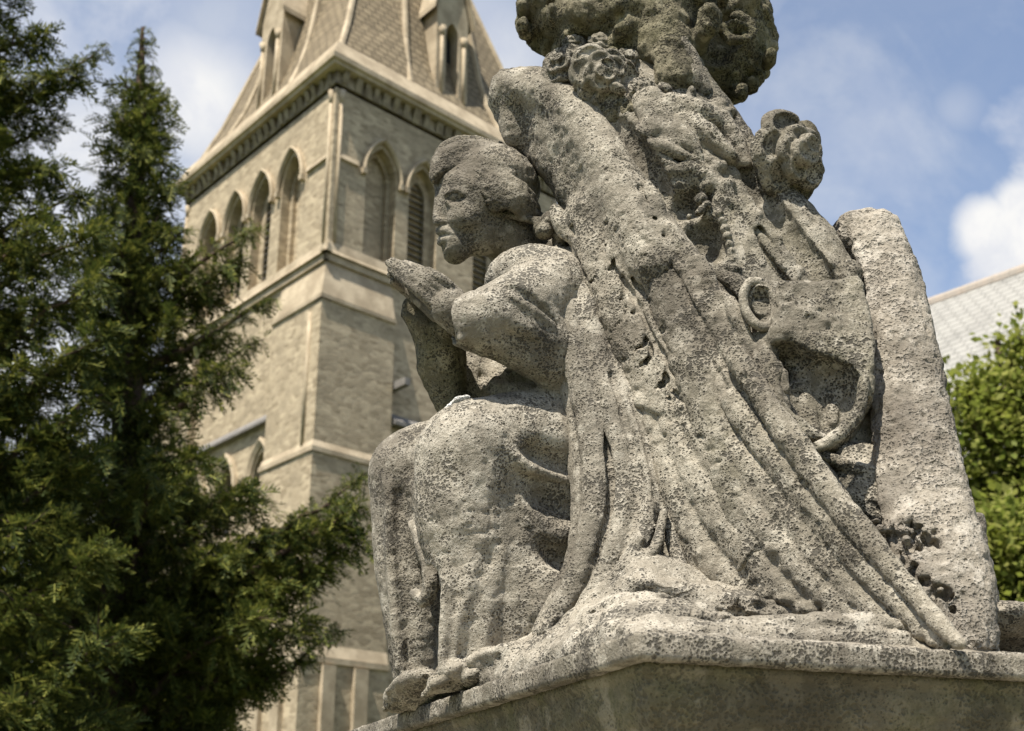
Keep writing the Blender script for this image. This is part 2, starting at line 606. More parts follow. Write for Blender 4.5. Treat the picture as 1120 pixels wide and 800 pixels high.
# feet with toes
s.tube([(535, 728, 2.20, 22), (505, 738, 2.195, 17), (478, 748, 2.185, 11)], 0.015)
for i in range(5):
    s.tube([(489 - i * 2.5, 741 + i * 3, 2.155 + i * 0.016, 6), (474 - i * 2.5, 749 + i * 3.0, 2.15 + i * 0.016, 5.2 - 0.35 * i)], 0.004)
s.tube([(470, 738, 2.48, 20), (446, 752, 2.465, 14), (430, 762, 2.455, 10)], 0.015)
for i in range(5):
    s.tube([(446 - i * 3, 757 + i * 2.6, 2.40 + i * 0.018, 6), (433 - i * 3, 765 + i * 2.6, 2.395 + i * 0.018, 5.0 - 0.3 * i)], 0.004)
body = s.mesh('angel_figure', 'stone_face', angel, 0.35, 3)

# ---- hair: front roll, waved locks swept back to a knot of curls
s = Sculpt(VX)
s.tube([(481, 200, 2.262, 8), (481, 187, 2.27, 12), (489, 175, 2.278, 15), (507, 169, 2.283, 16), (529, 168, 2.29, 15), (552, 174, 2.30, 10)], 0.006)
s.tube([(490, 196, 2.27, 8), (497, 186, 2.272, 11), (512, 180, 2.275, 13), (535, 180, 2.28, 13), (556, 184, 2.285, 10)], 0.01)
s.tube([(480, 190, 2.32, 7), (486, 170, 2.34, 11), (508, 160, 2.35, 12), (545, 164, 2.36, 10)], 0.006)
s.ell(542, 205, 2.325, 49, 42, 52, 0.01, rot=0.35)
s.ell(497, 228, 2.27, 30, 42, 60, 0.01, 'cut')
XC, YC, DC_, RX, RZ, RY = 542, 205, 2.325, 50, 43, 53


def on_skull(x, y, lift=0.0):
    q = max(0.0, 1 - ((x - XC) / RX) ** 2 - ((y - YC - 0.3 * (x - XC)) / RZ) ** 2)
    return DC_ - (RY * math.sqrt(q) + lift) * 0.00178


for i in range(13):
    t = i / 12
    pts = []
    for q in range(9):
        w = q / 8
        x = 502 + 36 * t + (84 - 30 * t) * w
        y = 172 + 54 * t + (48 - 34 * t) * w ** 1.5 + 3.2 * math.sin(q * 1.5 + i * 1.1) - 8 * math.sin(3.14 * w) * (1 - t)
        pts.append((x, y, on_skull(x, y, 3.0), 3.2 + 0.9 * math.sin(q * 1.9 + i * 0.7)))
    s.tube(pts, 0.003, n=3)
s.tube([(545, 231, 2.262, 2.5), (565, 238, 2.262, 3), (590, 243, 2.265, 4), (612, 256, 2.255, 6)], 0.008)
rr = random.Random(11)
for i in range(16):
    s.ell(rr.uniform(592, 634), rr.uniform(240, 284), rr.uniform(2.225, 2.27), rr.uniform(6, 11), rr.uniform(6, 11), 10, 0.005)
for i in range(8):
    s.ell(rr.uniform(598, 632), rr.uniform(244, 280), 2.215, 3.5, 3.5, 5, 0.004, 'cut')
s.mesh('hair', 'stone_face', body, 0.9, 4)

# ---- robe: sleeves and skirt
s = Sculpt(VX)
# mantle over the near shoulder
s.ell(592, 312, 2.25, 62, 38, 52, 0.02, rot=0.15)
s.tube([(640, 300, 2.30, 34), (640, 360, 2.29, 36), (640, 420, 2.30, 38)], 0.03)
# near sleeve, a wide bell ending at the wrist
s.tube([(605, 318, 2.20, 42), (565, 340, 2.15, 42), (530, 352, 2.125, 36), (514, 352, 2.12, 31)], 0.02)
s.ell(575, 368, 2.17, 58, 36, 40, 0.03, rot=0.42)
s.ell(604, 388, 2.19, 40, 30, 36, 0.02, rot=0.5)
s.ell(497, 350, 2.12, 15, 29, 22, 0.004, 'cut', rot=0.15)
s.tube([(516, 322, 2.10, 2.5), (507, 345, 2.082, 4), (504, 370, 2.09, 4)], 0.008)     # cuff rim
s.tube([(522, 303, 2.09, 4), (556, 312, 2.075, 5), (584, 330, 2.09, 5), (606, 356, 2.115, 4)], 0.008, 'cut')
s.tube([(560, 325, 2.075, 3), (590, 345, 2.095, 4), (606, 357, 2.11, 3)], 0.01)
s.tube([(530, 330, 2.08, 5), (562, 352, 2.09, 7), (600, 372, 2.12, 6)], 0.02)
s.tube([(540, 372, 2.13, 16), (585, 394, 2.16, 20), (626, 418, 2.19, 16)], 0.025)
s.tube([(520, 380, 2.32, 24), (512, 420, 2.32, 26), (515, 455, 2.33, 28)], 0.02)
# girdle and bunched tunic at the waist
for i in range(5):
    s.tube([(535 + 14 * i, 396 + 4 * i, 2.30 - 0.01 * i, 9), (545 + 16 * i, 432 + 3 * i, 2.26, 8)], 0.01)
s.tube([(520, 425, 2.30, 9), (560, 428, 2.25, 10), (600, 432, 2.24, 10), (630, 438, 2.24, 10)], 0.008)
# near thigh and shin
s.tube([(650, 505, 2.35, 74), (580, 492, 2.24, 64), (528, 492, 2.19, 56), (510, 500, 2.18, 50)], 0.03)
s.tube([(512, 500, 2.18, 54), (508, 560, 2.19, 55), (518, 640, 2.20, 44), (522, 715, 2.21, 34)], 0.03)
s.tube([(580, 520, 2.27, 72), (575, 600, 2.26, 70), (565, 680, 2.24, 50)], 0.03)
s.ell(600, 660, 2.23, 46, 60, 60, 0.03)
# far thigh and shin
s.tube([(560, 520, 2.50, 50), (480, 505, 2.46, 46), (452, 520, 2.45, 44)], 0.03)
s.tube([(450, 518, 2.45, 44), (447, 590, 2.46, 40), (452, 660, 2.47, 36), (456, 735, 2.48, 27)], 0.03)
s.tube([(480, 540, 2.36, 30), (478, 600, 2.36, 24)], 0.03)
# cleft between the shins
s.ell(481, 655, 2.27, 14, 48, 70, 0.010, 'cut', rot=-0.06)
s.ell(478, 715, 2.30, 9, 34, 50, 0.012, 'cut')
s.tube([(448, 570, 2.36, 4), (463, 598, 2.31, 9), (472, 630, 2.29, 10), (466, 656, 2.30, 9), (454, 650, 2.33, 6)], 0.008)
s.tube([(470, 590, 2.27, 3), (482, 615, 2.26, 5), (484, 640, 2.27, 4)], 0.01)
# swags hung from the near knee toward the cloak
s.tube([(545, 478, 2.125, 3), (572, 505, 2.125, 8), (605, 520, 2.155, 9), (640, 520, 2.18, 8)], 0.014)
s.ell(622, 502, 2.135, 50, 11, 24, 0.03, 'cut', rot=0.25)
s.tube([(560, 520, 2.15, 3), (578, 565, 2.15, 8), (604, 590, 2.165, 9), (634, 560, 2.18, 6)], 0.014)
s.ell(624, 550, 2.145, 44, 15, 26, 0.03, 'cut', rot=0.3)
s.tube([(575, 590, 2.18, 3), (592, 625, 2.165, 8), (620, 640, 2.18, 8)], 0.014)
s.ell(624, 612, 2.155, 36, 13, 24, 0.03, 'cut', rot=0.3)
# long folds falling from the knees to the hem
for x0, x1, r, a in ((520, 500, 7, 2.125), (548, 532, 8, 2.135), (566, 560, 7, 2.155), (495, 486, 6, 2.13), (585, 592, 6, 2.17)):
    s.tube([(x0, 550, a + 0.03, r * 0.4), (x0 + (x1 - x0) * .4, 620, a + 0.008, r), (x1, 690, a + 0.02, r), (x1 - 3, 735, a + 0.03, r * 0.9)], 0.02)
s.tube([(508, 590, 2.105, 3), (500, 660, 2.115, 6), (498, 720, 2.135, 7)], 0.03, 'cut')
s.tube([(540, 610, 2.12, 3), (545, 680, 2.125, 6), (548, 730, 2.145, 6)], 0.03, 'cut')
s.tube([(425, 530, 2.38, 4), (428, 620, 2.40, 6), (438, 730, 2.43, 7)], 0.016)
s.tube([(436, 540, 2.375, 3), (441, 640, 2.39, 4), (450, 720, 2.42, 5)], 0.012, 'cut')
# hem ruffles on the ground
for x, y, d in ((500, 736, 2.17), (520, 742, 2.16), (545, 738, 2.15), (572, 728, 2.14), (600, 716, 2.13), (446, 748, 2.44), (464, 744, 2.43)):
    s.ell(x, y, d, 16, 9, 22, 0.012, rot=-0.3)
s.mesh('robe', 'stone_robe', body, 0.75, 5)
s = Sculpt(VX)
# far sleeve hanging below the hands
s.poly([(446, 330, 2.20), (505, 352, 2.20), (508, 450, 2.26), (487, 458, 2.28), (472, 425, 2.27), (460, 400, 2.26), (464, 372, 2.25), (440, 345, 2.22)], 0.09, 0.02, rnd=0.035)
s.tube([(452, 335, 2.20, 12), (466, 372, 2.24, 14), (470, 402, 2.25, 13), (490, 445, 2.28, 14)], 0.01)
sl_ = s.mesh('sleeve', 'stone_top', body, 0.7, 16)  # mossy stone, its dark colour also holding the shade of the hands above
sl_['label'] = 'mossy far sleeve, shade put into its dark colour, hanging under the hands'

# pale crust on the far knee
s = Sculpt(0.003)
s.ell(501, 442, 2.157, 10, 5, 14, 0.004, rot=-0.5)
s.ell(492, 449, 2.158, 8, 4, 12, 0.004, rot=-0.5)
s.ell(510, 438, 2.158, 6, 4, 10, 0.004, rot=-0.3)
s.mesh('lichen_crust', 'lichen', body, 0.5, 6)

# ---- cloak: heavy folds falling from the shoulder and spreading on the rock
s = Sculpt(VX)
folds = [
    ([(608, 288, 2.20, 12), (618, 330, 2.165, 15), (630, 390, 2.15, 17), (646, 460, 2.13, 17), (653, 540, 2.105, 17), (636, 620, 2.09, 15), (598, 690, 2.09, 11)], 1),
    ([(626, 286, 2.20, 10), (640, 330, 2.16, 13), (656, 400, 2.14, 15), (676, 470, 2.11, 16), (684, 540, 2.09, 15), (668, 610, 2.07, 13), (632, 680, 2.06, 10)], 1),
    ([(652, 330, 2.19, 10), (680, 420, 2.13, 13), (704, 500, 2.09, 14), (708, 560, 2.07, 13), (692, 610, 2.05, 11), (655, 655, 2.05, 8)], 1),
    ([(668, 390, 2.16, 9), (706, 470, 2.105, 10), (729, 545, 2.08, 10), (738, 600, 2.06, 9), (752, 640, 2.03, 7)], 1),
]
s.tube([(648, 320, 2.262, 46), (666, 470, 2.20, 50), (682, 590, 2.145, 52), (688, 660, 2.14, 50)], 0.02)
for p, _ in folds:
    s.tube([(a, b, d + 0.04, r * 1.45) for a, b, d, r in p], 0.02, n=6)
for p, _ in folds:
    s.tube(p, 0.004, n=6)
for p in ([(652, 440, 2.13, 2), (664, 490, 2.105, 4.5), (669, 550, 2.085, 6), (652, 620, 2.07, 5)],
          [(668, 410, 2.115, 3), (692, 490, 2.075, 5), (698, 555, 2.055, 5), (682, 610, 2.04, 4)],
          [(690, 430, 2.10, 4), (716, 510, 2.065, 6), (724, 570, 2.05, 7), (722, 610, 2.03, 5)]):
    s.tube(p, 0.006, 'cut', n=6)
s.tube([(700, 590, 2.03, 5), (680, 625, 2.03, 8), (640, 668, 2.04, 8), (600, 700, 2.05, 7)], 0.015)
s.tube([(726, 560, 2.05, 5), (716, 600, 2.03, 7), (690, 620, 2.02, 7)], 0.01)
s.mesh('cloak', 'stone_robe', body, 0.7, 7)


# ---- near wing
def dW(px):
    return 2.2 - (px - 620) * 0.0011


wp = np.array([W(600, 200, dW(600)), W(1040, 700, dW(1040)), W(700, 560, dW(700))])
wn = np.cross(wp[1] - wp[0], wp[2] - wp[0]); wn /= np.linalg.norm(wn)
if wn @ (EYE - wp[0]) < 0: wn = -wn


def wpl(pts, off=0.0):
    return [(x, y, dW(x) + off) for x, y in pts]


def wt(pts, off=0.0):
    return [(x, y, dW(x) + off, r) for x, y, r in pts]


s = Sculpt(VX)
s.poly(wpl([(546, 99), (560, 84), (600, 84), (640, 104), (668, 140), (698, 200), (735, 290), (700, 330), (650, 300), (630, 250), (602, 206), (556, 160), (543, 122)], 0.05), 0.15, 0.02, rnd=0.055)
q0, q1, q2 = W(568, 82, dW(568) - 0.03), W(650, 192, dW(650) - 0.035), W(552, 165, dW(552) + 0.065)
hn = np.cross(q1 - q0, q2 - q0); hn /= np.linalg.norm(hn)
if hn @ np.array([-1, 0, -0.6]) < 0: hn = -hn
h1 = (q1 - q0) / np.linalg.norm(q1 - q0); h2 = np.cross(hn, h1)
s.box_w((q0 + q1 + q2) / 3 + hn * 0.1 + h1 * 0.035, np.array([h1, h2, hn]), (0.175, 0.3, 0.1), 0.03, 'cut', 0.04)
s.tube(wt([(562, 150, 12), (560, 124, 17), (568, 106, 20), (588, 100, 20), (612, 108, 20)], 0.03), 0.03)
s.tube(wt([(626, 200, 18), (648, 248, 24), (670, 300, 32)], 0.085), 0.03)
s.poly(wpl([(662, 230), (686, 175), (735, 235), (780, 300), (828, 380), (880, 470), (850, 490), (790, 466), (705, 455), (672, 380), (648, 300)], 0.02), 0.075, 0.02, rnd=0.03)
s.poly(wpl([(700, 450), (790, 455), (880, 470), (940, 560), (1052, 700), (1046, 708), (960, 690), (870, 662), (780, 645), (735, 605)], 0.035), 0.07, 0.015, rnd=0.025)
# rounded leading edge arching over from the tip
s.tube(wt([(572, 98, 16), (608, 106, 20), (640, 138, 24), (668, 185, 27), (690, 235, 30), (718, 290, 30)], -0.005), 0.02, n=7)
s.tube(wt([(640, 240, 20), (664, 300, 28), (700, 370, 28), (735, 430, 22)], 0.02), 0.03, n=6)
# hollow underside facing the head
# rows of small overlapping covert feathers
rr = random.Random(21)
for r in range(11):
    for c in range(5):
        t = r / 10
        x = 650 + 150 * t + (c - 2) * (17 + 7 * t) + rr.uniform(-5, 5) + (r % 2) * 9
        y = 215 + 225 * t - (c - 2) * (12 + 2 * t) + rr.uniform(-5, 5)
        if y > 455: continue
        s.tube(wt([(x - 6, y - 10, 8), (x + 3, y + 6, 10 + rr.uniform(-1, 2)), (x + 9, y + 17, 7)], -0.012 + rr.uniform(-0.004, 0.004)), 0.006, n=3, flat=(wn, 1.3))
        if rr.random() < 0.7:
            s.tube(wt([(x + 13, y + 5, 2), (x + 12, y + 20, 3), (x + 2, y + 27, 2)], -0.03), 0.005, 'cut', n=3)
for q in range(7):
    o_ = (q - 3) * 15
    g = []
    for w in range(6):
        t = w / 5
        x = 655 + o_ * 0.9 + (150 - 6 * q) * t + rr.uniform(-4, 4); y = 235 - o_ * 0.62 + 225 * t + rr.uniform(-4, 4)
        g.append((x, min(y, 452), rr.uniform(2.2, 4.2)))
    s.tube(wt(g, -0.024 + rr.uniform(-0.004, 0.004)), 0.006, 'cut', n=5)
# step between coverts and flight feathers
s.tube(wt([(700, 452, 4), (735, 462, 4), (775, 461, 4), (792, 452, 4)], -0.035), 0.005, 'cut')
s.tube(wt([(702, 440, 9), (735, 450, 10), (772, 449, 10), (795, 440, 9)], -0.012), 0.008)
# long flight feathers
feath = [
    ([(716, 462, 19), (742, 540, 24), (775, 605, 22), (815, 650, 14)], -0.004),
    ([(736, 464, 19), (782, 552, 25), (830, 615, 23), (885, 668, 14)], -0.012),
    ([(758, 464, 18), (820, 555, 24), (880, 622, 22), (945, 686, 13)], -0.018),
    ([(778, 462, 17), (850, 550, 20), (915, 625, 19), (990, 698, 11)], -0.022),
    ([(800, 440, 14), (880, 545, 17), (950, 625, 16), (1030, 706, 9)], -0.034),
    ([(806, 392, 13), (870, 488, 16), (940, 580, 15), (1048, 704, 9)], -0.046),
]
for p, o in feath:
    s.tube(wt(p, o + 0.012), 0.004, n=7, flat=(wn, 1.25))
for a, b in zip(feath[:-1], feath[1:]):           # grooves between, and shafts
    g = [((p[0] + q[0]) / 2, (p[1] + q[1]) / 2, 3.2) for p, q in zip(a[0], b[0])]
    s.tube(wt(g, -0.030 + 0.5 * (a[1] + b[1])), 0.005, 'cut', n=7)
s.tube(wt([(795, 462, 4), (868, 556, 9), (932, 625, 8), (1000, 690, 4)], -0.052), 0.008, 'cut', n=7)
for i in range(60):
    f, o = feath[rr.randrange(4)]
    t = rr.uniform(0.1, 0.9) * 3
    j = min(int(t), 2); w = t - j
    x = f[j][0] * (1 - w) + f[j + 1][0] * w + rr.uniform(-10, 10); y = f[j][1] * (1 - w) + f[j + 1][1] * w + rr.uniform(-6, 6)
    s.tube(wt([(x - 7, y - 9, 1.5), (x, y, 2.6), (x + 6, y + 9, 1.5)], o - 0.03), 0.004, 'cut', n=2)
for i in range(12):                                # frayed lower tips
    x = 760 + i * 25; y = 640 + i * 5.6 + rr.uniform(-4, 5)
    s.ell(x, y, dW(x) - 0.01, rr.uniform(9, 16), rr.uniform(6, 10), 14, 0.008, rot=0.4)
s.tube(wt([(700, 232, 5), (728, 272, 8), (760, 305, 8), (800, 330, 6)], -0.01), 0.008)
wing1 = s.mesh('wing', 'stone_wing', angel, 1.0, 8)
wing1['label'] = 'long feathered wing sweeping down to the pedestal rim'

# ---- second wing on the right, seen along its edge
s = Sculpt(VX)
def d2(y): return 1.80 + (716 - y) * 0.00069


f0 = [(x, y, d2(y)) for x, y in ((936, 262), (957, 236), (980, 246), (1000, 296), (1028, 420), (1054, 540), (1084, 640), (1092, 716), (1008, 716), (988, 655), (974, 590), (962, 500), (954, 400), (946, 320))]
s.poly(f0, 0.085, 0.02, rnd=0.03)
s.poly([(908, 270, d2(270) + .10), (926, 243, d2(243) + .09), (956, 236, d2(236) + .07), (980, 250, d2(250) + .07), (985, 330, d2(330) + .07), (965, 420, d2(420) + .07), (930, 420, d2(420) + .10), (914, 330, d2(330) + .11)], 0.10, 0.02, rnd=0.03)
s.tube([(940, 266, d2(266) - .02, 9), (950, 330, d2(330) - .02, 8), (957, 420, d2(420) - .02, 8), (966, 520, d2(520) - .02, 8), (980, 610, d2(610) - .01, 8)], 0.02)
s.tube([(x, y, d2(y) - .025, r) for x, y, r in ((958, 250, 12), (974, 290, 15), (996, 400, 16), (1018, 520, 16), (1042, 620, 15), (1064, 705, 10))], 0.04, n=7)
s.ell(930, 266, d2(266) + 0.05, 24, 28, 40, 0.02)
s.ell(906, 308, d2(308) - 0.005, 36, 64, 50, 0.006, 'cut', rot=-0.10)
s.poly([(1040, 560, 2.06), (1075, 570, 2.04), (1094, 660, 2.0), (1092, 712, 1.98), (1050, 712, 2.0)], 0.09, 0.03, rnd=0.03)
holes = [(983, 585, 6, 12), (995, 590, 7, 16), (1003, 582, 4, 8), (978, 600, 6, 8), (1013, 592, 6, 10), (1024, 597, 5, 8), (975, 612, 7, 8), (990, 612, 6, 9), (1000, 625, 7, 12), (988, 636, 5, 6),
         (1012, 633, 6, 11), (1022, 645, 6, 9), (1031, 648, 9, 13), (1020, 656, 5, 5), (1044, 668, 3, 6), (969, 570, 5, 9), (1006, 600, 3, 5), (997, 572, 4, 6)]
for x, y, a, b in holes:
    s.ell(x + 4, y + 5, d2(y) - 0.044, a * 1.2, b * 0.8, 9, 0.012, rot=rr.uniform(-0.3, 0.3))
for x, y, a, b in holes:
    s.ell(x, y, d2(y) - 0.05, a * 0.95, b * 0.95, 18, 0.003, 'cut', rot=rr.uniform(-0.3, 0.3))
for i in range(46):
    hx, hy, ha, hb = rr.choice(holes)
    s.ell(hx + rr.uniform(-14, 14), hy + rr.uniform(-14, 14), d2(hy) - 0.046, rr.uniform(2, 6), rr.uniform(2, 6), 7, 0.004, rr.choice(('cut', 'cut', 'add')))
w2 = s.mesh('wing', 'stone_slab', angel, 1.4, 9)
w2['label'] = 'upright smooth wing with eroded holes near its foot'

# ---- cross: leaning rustic shaft, lobed head
s = Sculpt(VX)
s.poly([(640, 110, 2.27), (720, 60, 2.27), (762, 96, 2.27), (782, 130, 2.26), (822, 190, 2.24), (902, 288, 2.20), (938, 360, 2.18), (955, 470, 2.14), (975, 560, 2.08), (985, 640, 2.03), (800, 640, 2.03), (690, 330, 2.2)], 0.24, 0.02, rnd=0.05)
s.poly([(700, 90, 2.18), (745, 100, 2.18), (780, 160, 2.16), (815, 200, 2.15), (885, 300, 2.12), (905, 340, 2.1), (800, 340, 2.11), (745, 300, 2.12), (700, 200, 2.16)], 0.10, 0.015, rnd=0.02)
# dished field with cord of beads
s.ell(772, 264, 2.075, 22, 34, 24, 0.014, 'cut', rot=-0.25)
s.ell(752, 222, 2.085, 30, 18, 24, 0.02, 'cut', rot=-0.3)
for i in range(8):
    s.ell(786 + i * 2.4, 232 + i * 9, 2.065, 4.2, 4.2, 5, 0.003)
for i in range(7):
    s.ell(738 + i * 6 + 2 * math.sin(i * 2), 252 - i * 4.5, 2.075, 5, 5, 6, 0.003)
s.tube([(706, 200, 2.10, 6), (735, 188, 2.09, 8), (765, 186, 2.085, 8), (790, 205, 2.08, 7), (820, 240, 2.075, 5)], 0.008)
rr = random.Random(5)
for i in range(46):
    t = rr.random()
    x = 700 + 190 * t + rr.uniform(-28, 20); y = 110 + 190 * t + rr.uniform(-25, 30)
    s.ell(x, y, 2.115 - 0.06 * t, rr.uniform(4, 10), rr.uniform(4, 10), 7, 0.012, rot=rr.uniform(-1, 1))
for p in ([(772, 130, 2.12, 7), (800, 165, 2.11, 8), (848, 232, 2.08, 15), (905, 312, 2.05, 15)],
          [(822, 240, 2.085, 3), (842, 275, 2.062, 10), (872, 322, 2.05, 10)]):
    s.tube(p, 0.005, 'cut')
s.tube([(776, 115, 2.17, 8), (826, 190, 2.14, 9), (874, 250, 2.12, 9), (914, 300, 2.10, 9)], 0.008)
s.tube([(812, 235, 2.085, 3), (838, 268, 2.075, 5), (885, 325, 2.05, 5)], 0.006)
s.ell(772, 264, 2.072, 23, 34, 26, 0.006, 'cut', rot=-0.25)
for i in range(8):
    s.ell(788 + i * 2.4, 234 + i * 8.5, 2.058, 5, 5, 6, 0.003)
for i in range(6):
    s.ell(798 + rr.uniform(-9, 9), 299 + rr.uniform(-7, 7), 2.05, 6, 5, 7, 0.004)
# carved capital and ledge low on the right
s.poly([(905, 505, 2.04), (978, 520, 2.02), (974, 560, 1.99), (962, 600, 1.97), (900, 560, 2.0)], 0.16, 0.01, rnd=0.03)
s.tube([(896, 500, 1.95, 8), (935, 512, 1.935, 9), (976, 522, 1.93, 9)], 0.008)
s.tube([(905, 545, 1.93, 6), (938, 552, 1.91, 6), (968, 556, 1.91, 6)], 0.01, 'cut')
for i in range(9):
    s.ell(900 + i * 9.3, 503 + i * 2.4 + rr.uniform(-3, 3), 1.93, 5, 5, 8, 0.004)
s.tube([(640, 104, 2.13, 10), (664, 126, 2.12, 15), (700, 172, 2.105, 17), (732, 232, 2.085, 14), (752, 280, 2.065, 9)], 0.008, 'cut')
cross = s.mesh('cross', 'stone_cross', angel, 1.0, 10)

s = Sculpt(0.0036)
# lobed arms of the cross head, a mossy mass
for x, y, d, a, b, c in ((618, 20, 2.28, 50, 40, 52), (650, 30, 2.24, 48, 40, 48), (606, 4, 2.30, 30, 34, 40), (700, 15, 2.22, 60, 55, 60), (790, 50, 2.32, 52, 56, 60), (800, 20, 2.30, 40, 46, 52), (775, 85, 2.30, 36, 26, 40),
                         (720, -70, 2.3, 62, 70, 60), (700, -150, 2.34, 70, 60, 64), (655, -175, 2.36, 45, 45, 50), (765, -160, 2.36, 48, 45, 50), (715, -215, 2.38, 50, 50, 50)):
    s.ell(x, y, d, a, b, c, 0.03)
s.tube([(735, 90, 2.16, 30), (722, 40, 2.18, 34), (715, -10, 2.22, 34)], 0.03)
s.ell(795, 28, 2.20, 24, 22, 30, 0.01, 'cut')
s.tube([(806, 18, 2.18, 6), (822, 26, 2.18, 6), (820, 42, 2.17, 6), (800, 44, 2.16, 6), (790, 34, 2.17, 5)], 0.006)
for i in range(110):
    x = rr.uniform(575, 836); y = rr.uniform(-30, 95)
    s.ell(x, y, rr.uniform(2.13, 2.24), rr.uniform(6, 15), rr.uniform(6, 15), 14, 0.02, 'add' if (x - 705) ** 2 / 118 ** 2 + (y - 10) ** 2 / 62 ** 2 < 1 else 'cut')
for i in range(30):
    a = rr.uniform(-0.6, 1.4)
    s.ell(790 + 54 * math.cos(a), 45 + 60 * math.sin(a), rr.uniform(2.24, 2.36), 7, 8, 12, 0.006)
for i in range(24):
    a = rr.uniform(1.7, 4.0)
    s.ell(618 + 48 * math.cos(a), 18 + 38 * math.sin(a), rr.uniform(2.22, 2.32), 7, 8, 12, 0.006)
s.mesh('cross_head', 'stone_top', cross, 1.8, 11)

s = Sculpt(VX)
# leaf scrolls climbing the shaft
for p in ([(748, 36, 2.15, 7), (744, 52, 2.14, 12), (756, 66, 2.14, 10), (758, 84, 2.14, 13), (772, 100, 2.14, 8)],
          [(735, 110, 2.10, 10), (765, 122, 2.09, 13), (795, 138, 2.10, 9)],
          [(750, 128, 2.09, 8), (775, 146, 2.08, 10), (800, 170, 2.08, 7)],
          [(728, 130, 2.10, 7), (750, 150, 2.08, 9), (765, 172, 2.08, 6)],
          [(700, 150, 2.12, 7), (718, 172, 2.10, 9), (742, 186, 2.09, 7), (772, 190, 2.08, 6)],
          [(760, 110, 2.11, 7), (788, 128, 2.10, 9), (806, 152, 2.10, 8), (818, 178, 2.10, 5)],
          [(705, 120, 2.11, 8), (712, 145, 2.10, 9), (722, 160, 2.10, 6)],
          [(690, 205, 2.12, 6), (712, 196, 2.10, 8), (730, 200, 2.10, 6)]):
    s.tube(p, 0.006)
    x, y, d, r = p[len(p) // 2]
    s.tube([(x - 8, y - 3, d - M(r, y, d), 1.2), (x, y + 1, d - M(r, y, d), 2), (x + 8, y + 6, d - M(r, y, d), 1.2)], 0.004, 'cut', n=3)
for i in range(40):
    x = rr.uniform(700, 800); y = rr.uniform(100, 180) + (x - 750) * 0.3
    s.ell(x, y, 2.105, rr.uniform(5, 11), rr.uniform(4, 9), 9, 0.010, rot=rr.uniform(-1, 1))
s.tube([(706, 112, 2.125, 16), (736, 140, 2.115, 18), (770, 160, 2.11, 16), (800, 178, 2.11, 10)], 0.02)
for x, y, r in ((699, 148, 15), (731, 149, 15), (727, 163, 13), (714, 140, 14), (744, 160, 12)):
    s.ell(x, y, 2.098, r, r * 0.8, 12, 0.012, rot=0.5)
s.tube([(690, 160, 2.11, 4), (716, 158, 2.085, 6), (742, 168, 2.08, 6), (768, 180, 2.08, 4)], 0.006)
s.tube([(640, 104, 2.13, 10), (664, 126, 2.12, 15), (700, 172, 2.105, 17), (732, 232, 2.085, 14), (752, 280, 2.065, 9)], 0.008, 'cut')
s.mesh('leaf_carving', 'stone_wing', cross, 0.9, 12)

# ---- anchor
s = Sculpt(0.003)
s.poly([(846, 328, 2.02), (890, 329, 2.01), (934, 321, 2.01), (943, 350, 2.0), (951, 400, 1.98), (949, 450, 1.965), (930, 482, 1.955), (900, 500, 1.95), (866, 500, 1.955), (844, 450, 1.97), (836, 385, 1.995), (838, 350, 2.01)], 0.13, 0.006, rnd=0.012)
s.ell(898, 430, 1.925, 46, 44, 32, 0.014, 'cut', rot=0.45)
s.ell(914, 448, 1.915, 26, 34, 30, 0.025, 'cut', rot=0.35)
s.ell(866, 396, 1.945, 26, 16, 34, 0.014, 'cut', rot=0.6)
s.tube([(846, 331, 1.955, 3), (890, 331, 1.945, 3.2), (934, 323, 1.94, 3.4), (944, 352, 1.935, 3)], 0.004)
s.tube([(885, 494, 1.89, 6), (906, 484, 1.885, 8), (926, 468, 1.885, 8), (941, 444, 1.89, 7), (945, 415, 1.90, 5)], 0.006)
s.tube([(838, 356, 1.975, 10), (840, 400, 1.955, 13), (850, 450, 1.935, 15), (868, 500, 1.92, 14)], 0.008)
s.tube([(826, 366, 1.965, 3), (827, 405, 1.95, 4), (828, 446, 1.94, 3)], 0.004)
s.tube([(784, 300, 2.05, 8), (806, 310, 2.03, 10), (822, 325, 2.01, 11)], 0.012)
s.ell(893, 424, 1.99, 10, 8, 10, 0.01)
for i in range(34):
    x = rr.uniform(852, 936); y = 336 + (x - 852) * 0.2 + rr.uniform(0, 34)
    s.ell(x, y, 1.945 - (y - 336) * 0.0003, rr.uniform(3, 9), rr.uniform(3, 7), 6, 0.010, rot=rr.uniform(-1, 1))
for p in ([(866, 400, 1.985, 4), (880, 430, 1.975, 6), (890, 470, 1.955, 6)], [(890, 396, 1.99, 4), (906, 430, 1.975, 6), (912, 462, 1.955, 6)]):
    s.tube(p, 0.014)
for i in range(30):
    x = rr.uniform(862, 930); y = rr.uniform(390, 470)
    s.ell(x, y, 1.985, rr.uniform(4, 9), rr.uniform(4, 9), 9, 0.012)
s.tube([(918, 300, 2.10, 9), (928, 296, 2.06, 13), (932, 310, 2.05, 10)], 0.008)
s.ell(831, 333, 1.985, 16, 24, 26, 0.004)
s.ell(833, 331, 1.950, 14, 21, 10, 0.003, 'cut')
anchor = s.mesh('anchor', 'stone_cross', angel, 1.2, 13)
s = Sculpt(0.0026)
s.tube([(831 + 18 * math.cos(a), 333 + 24 * math.sin(a) + 7 * math.cos(a), 1.957 - 0.006 * math.sin(a), 6) for a in np.linspace(0, 2 * math.pi, 17)], 0.004, n=3)
s.mesh('anchor_ring', 'stone_wing', anchor, 0.6, 14)


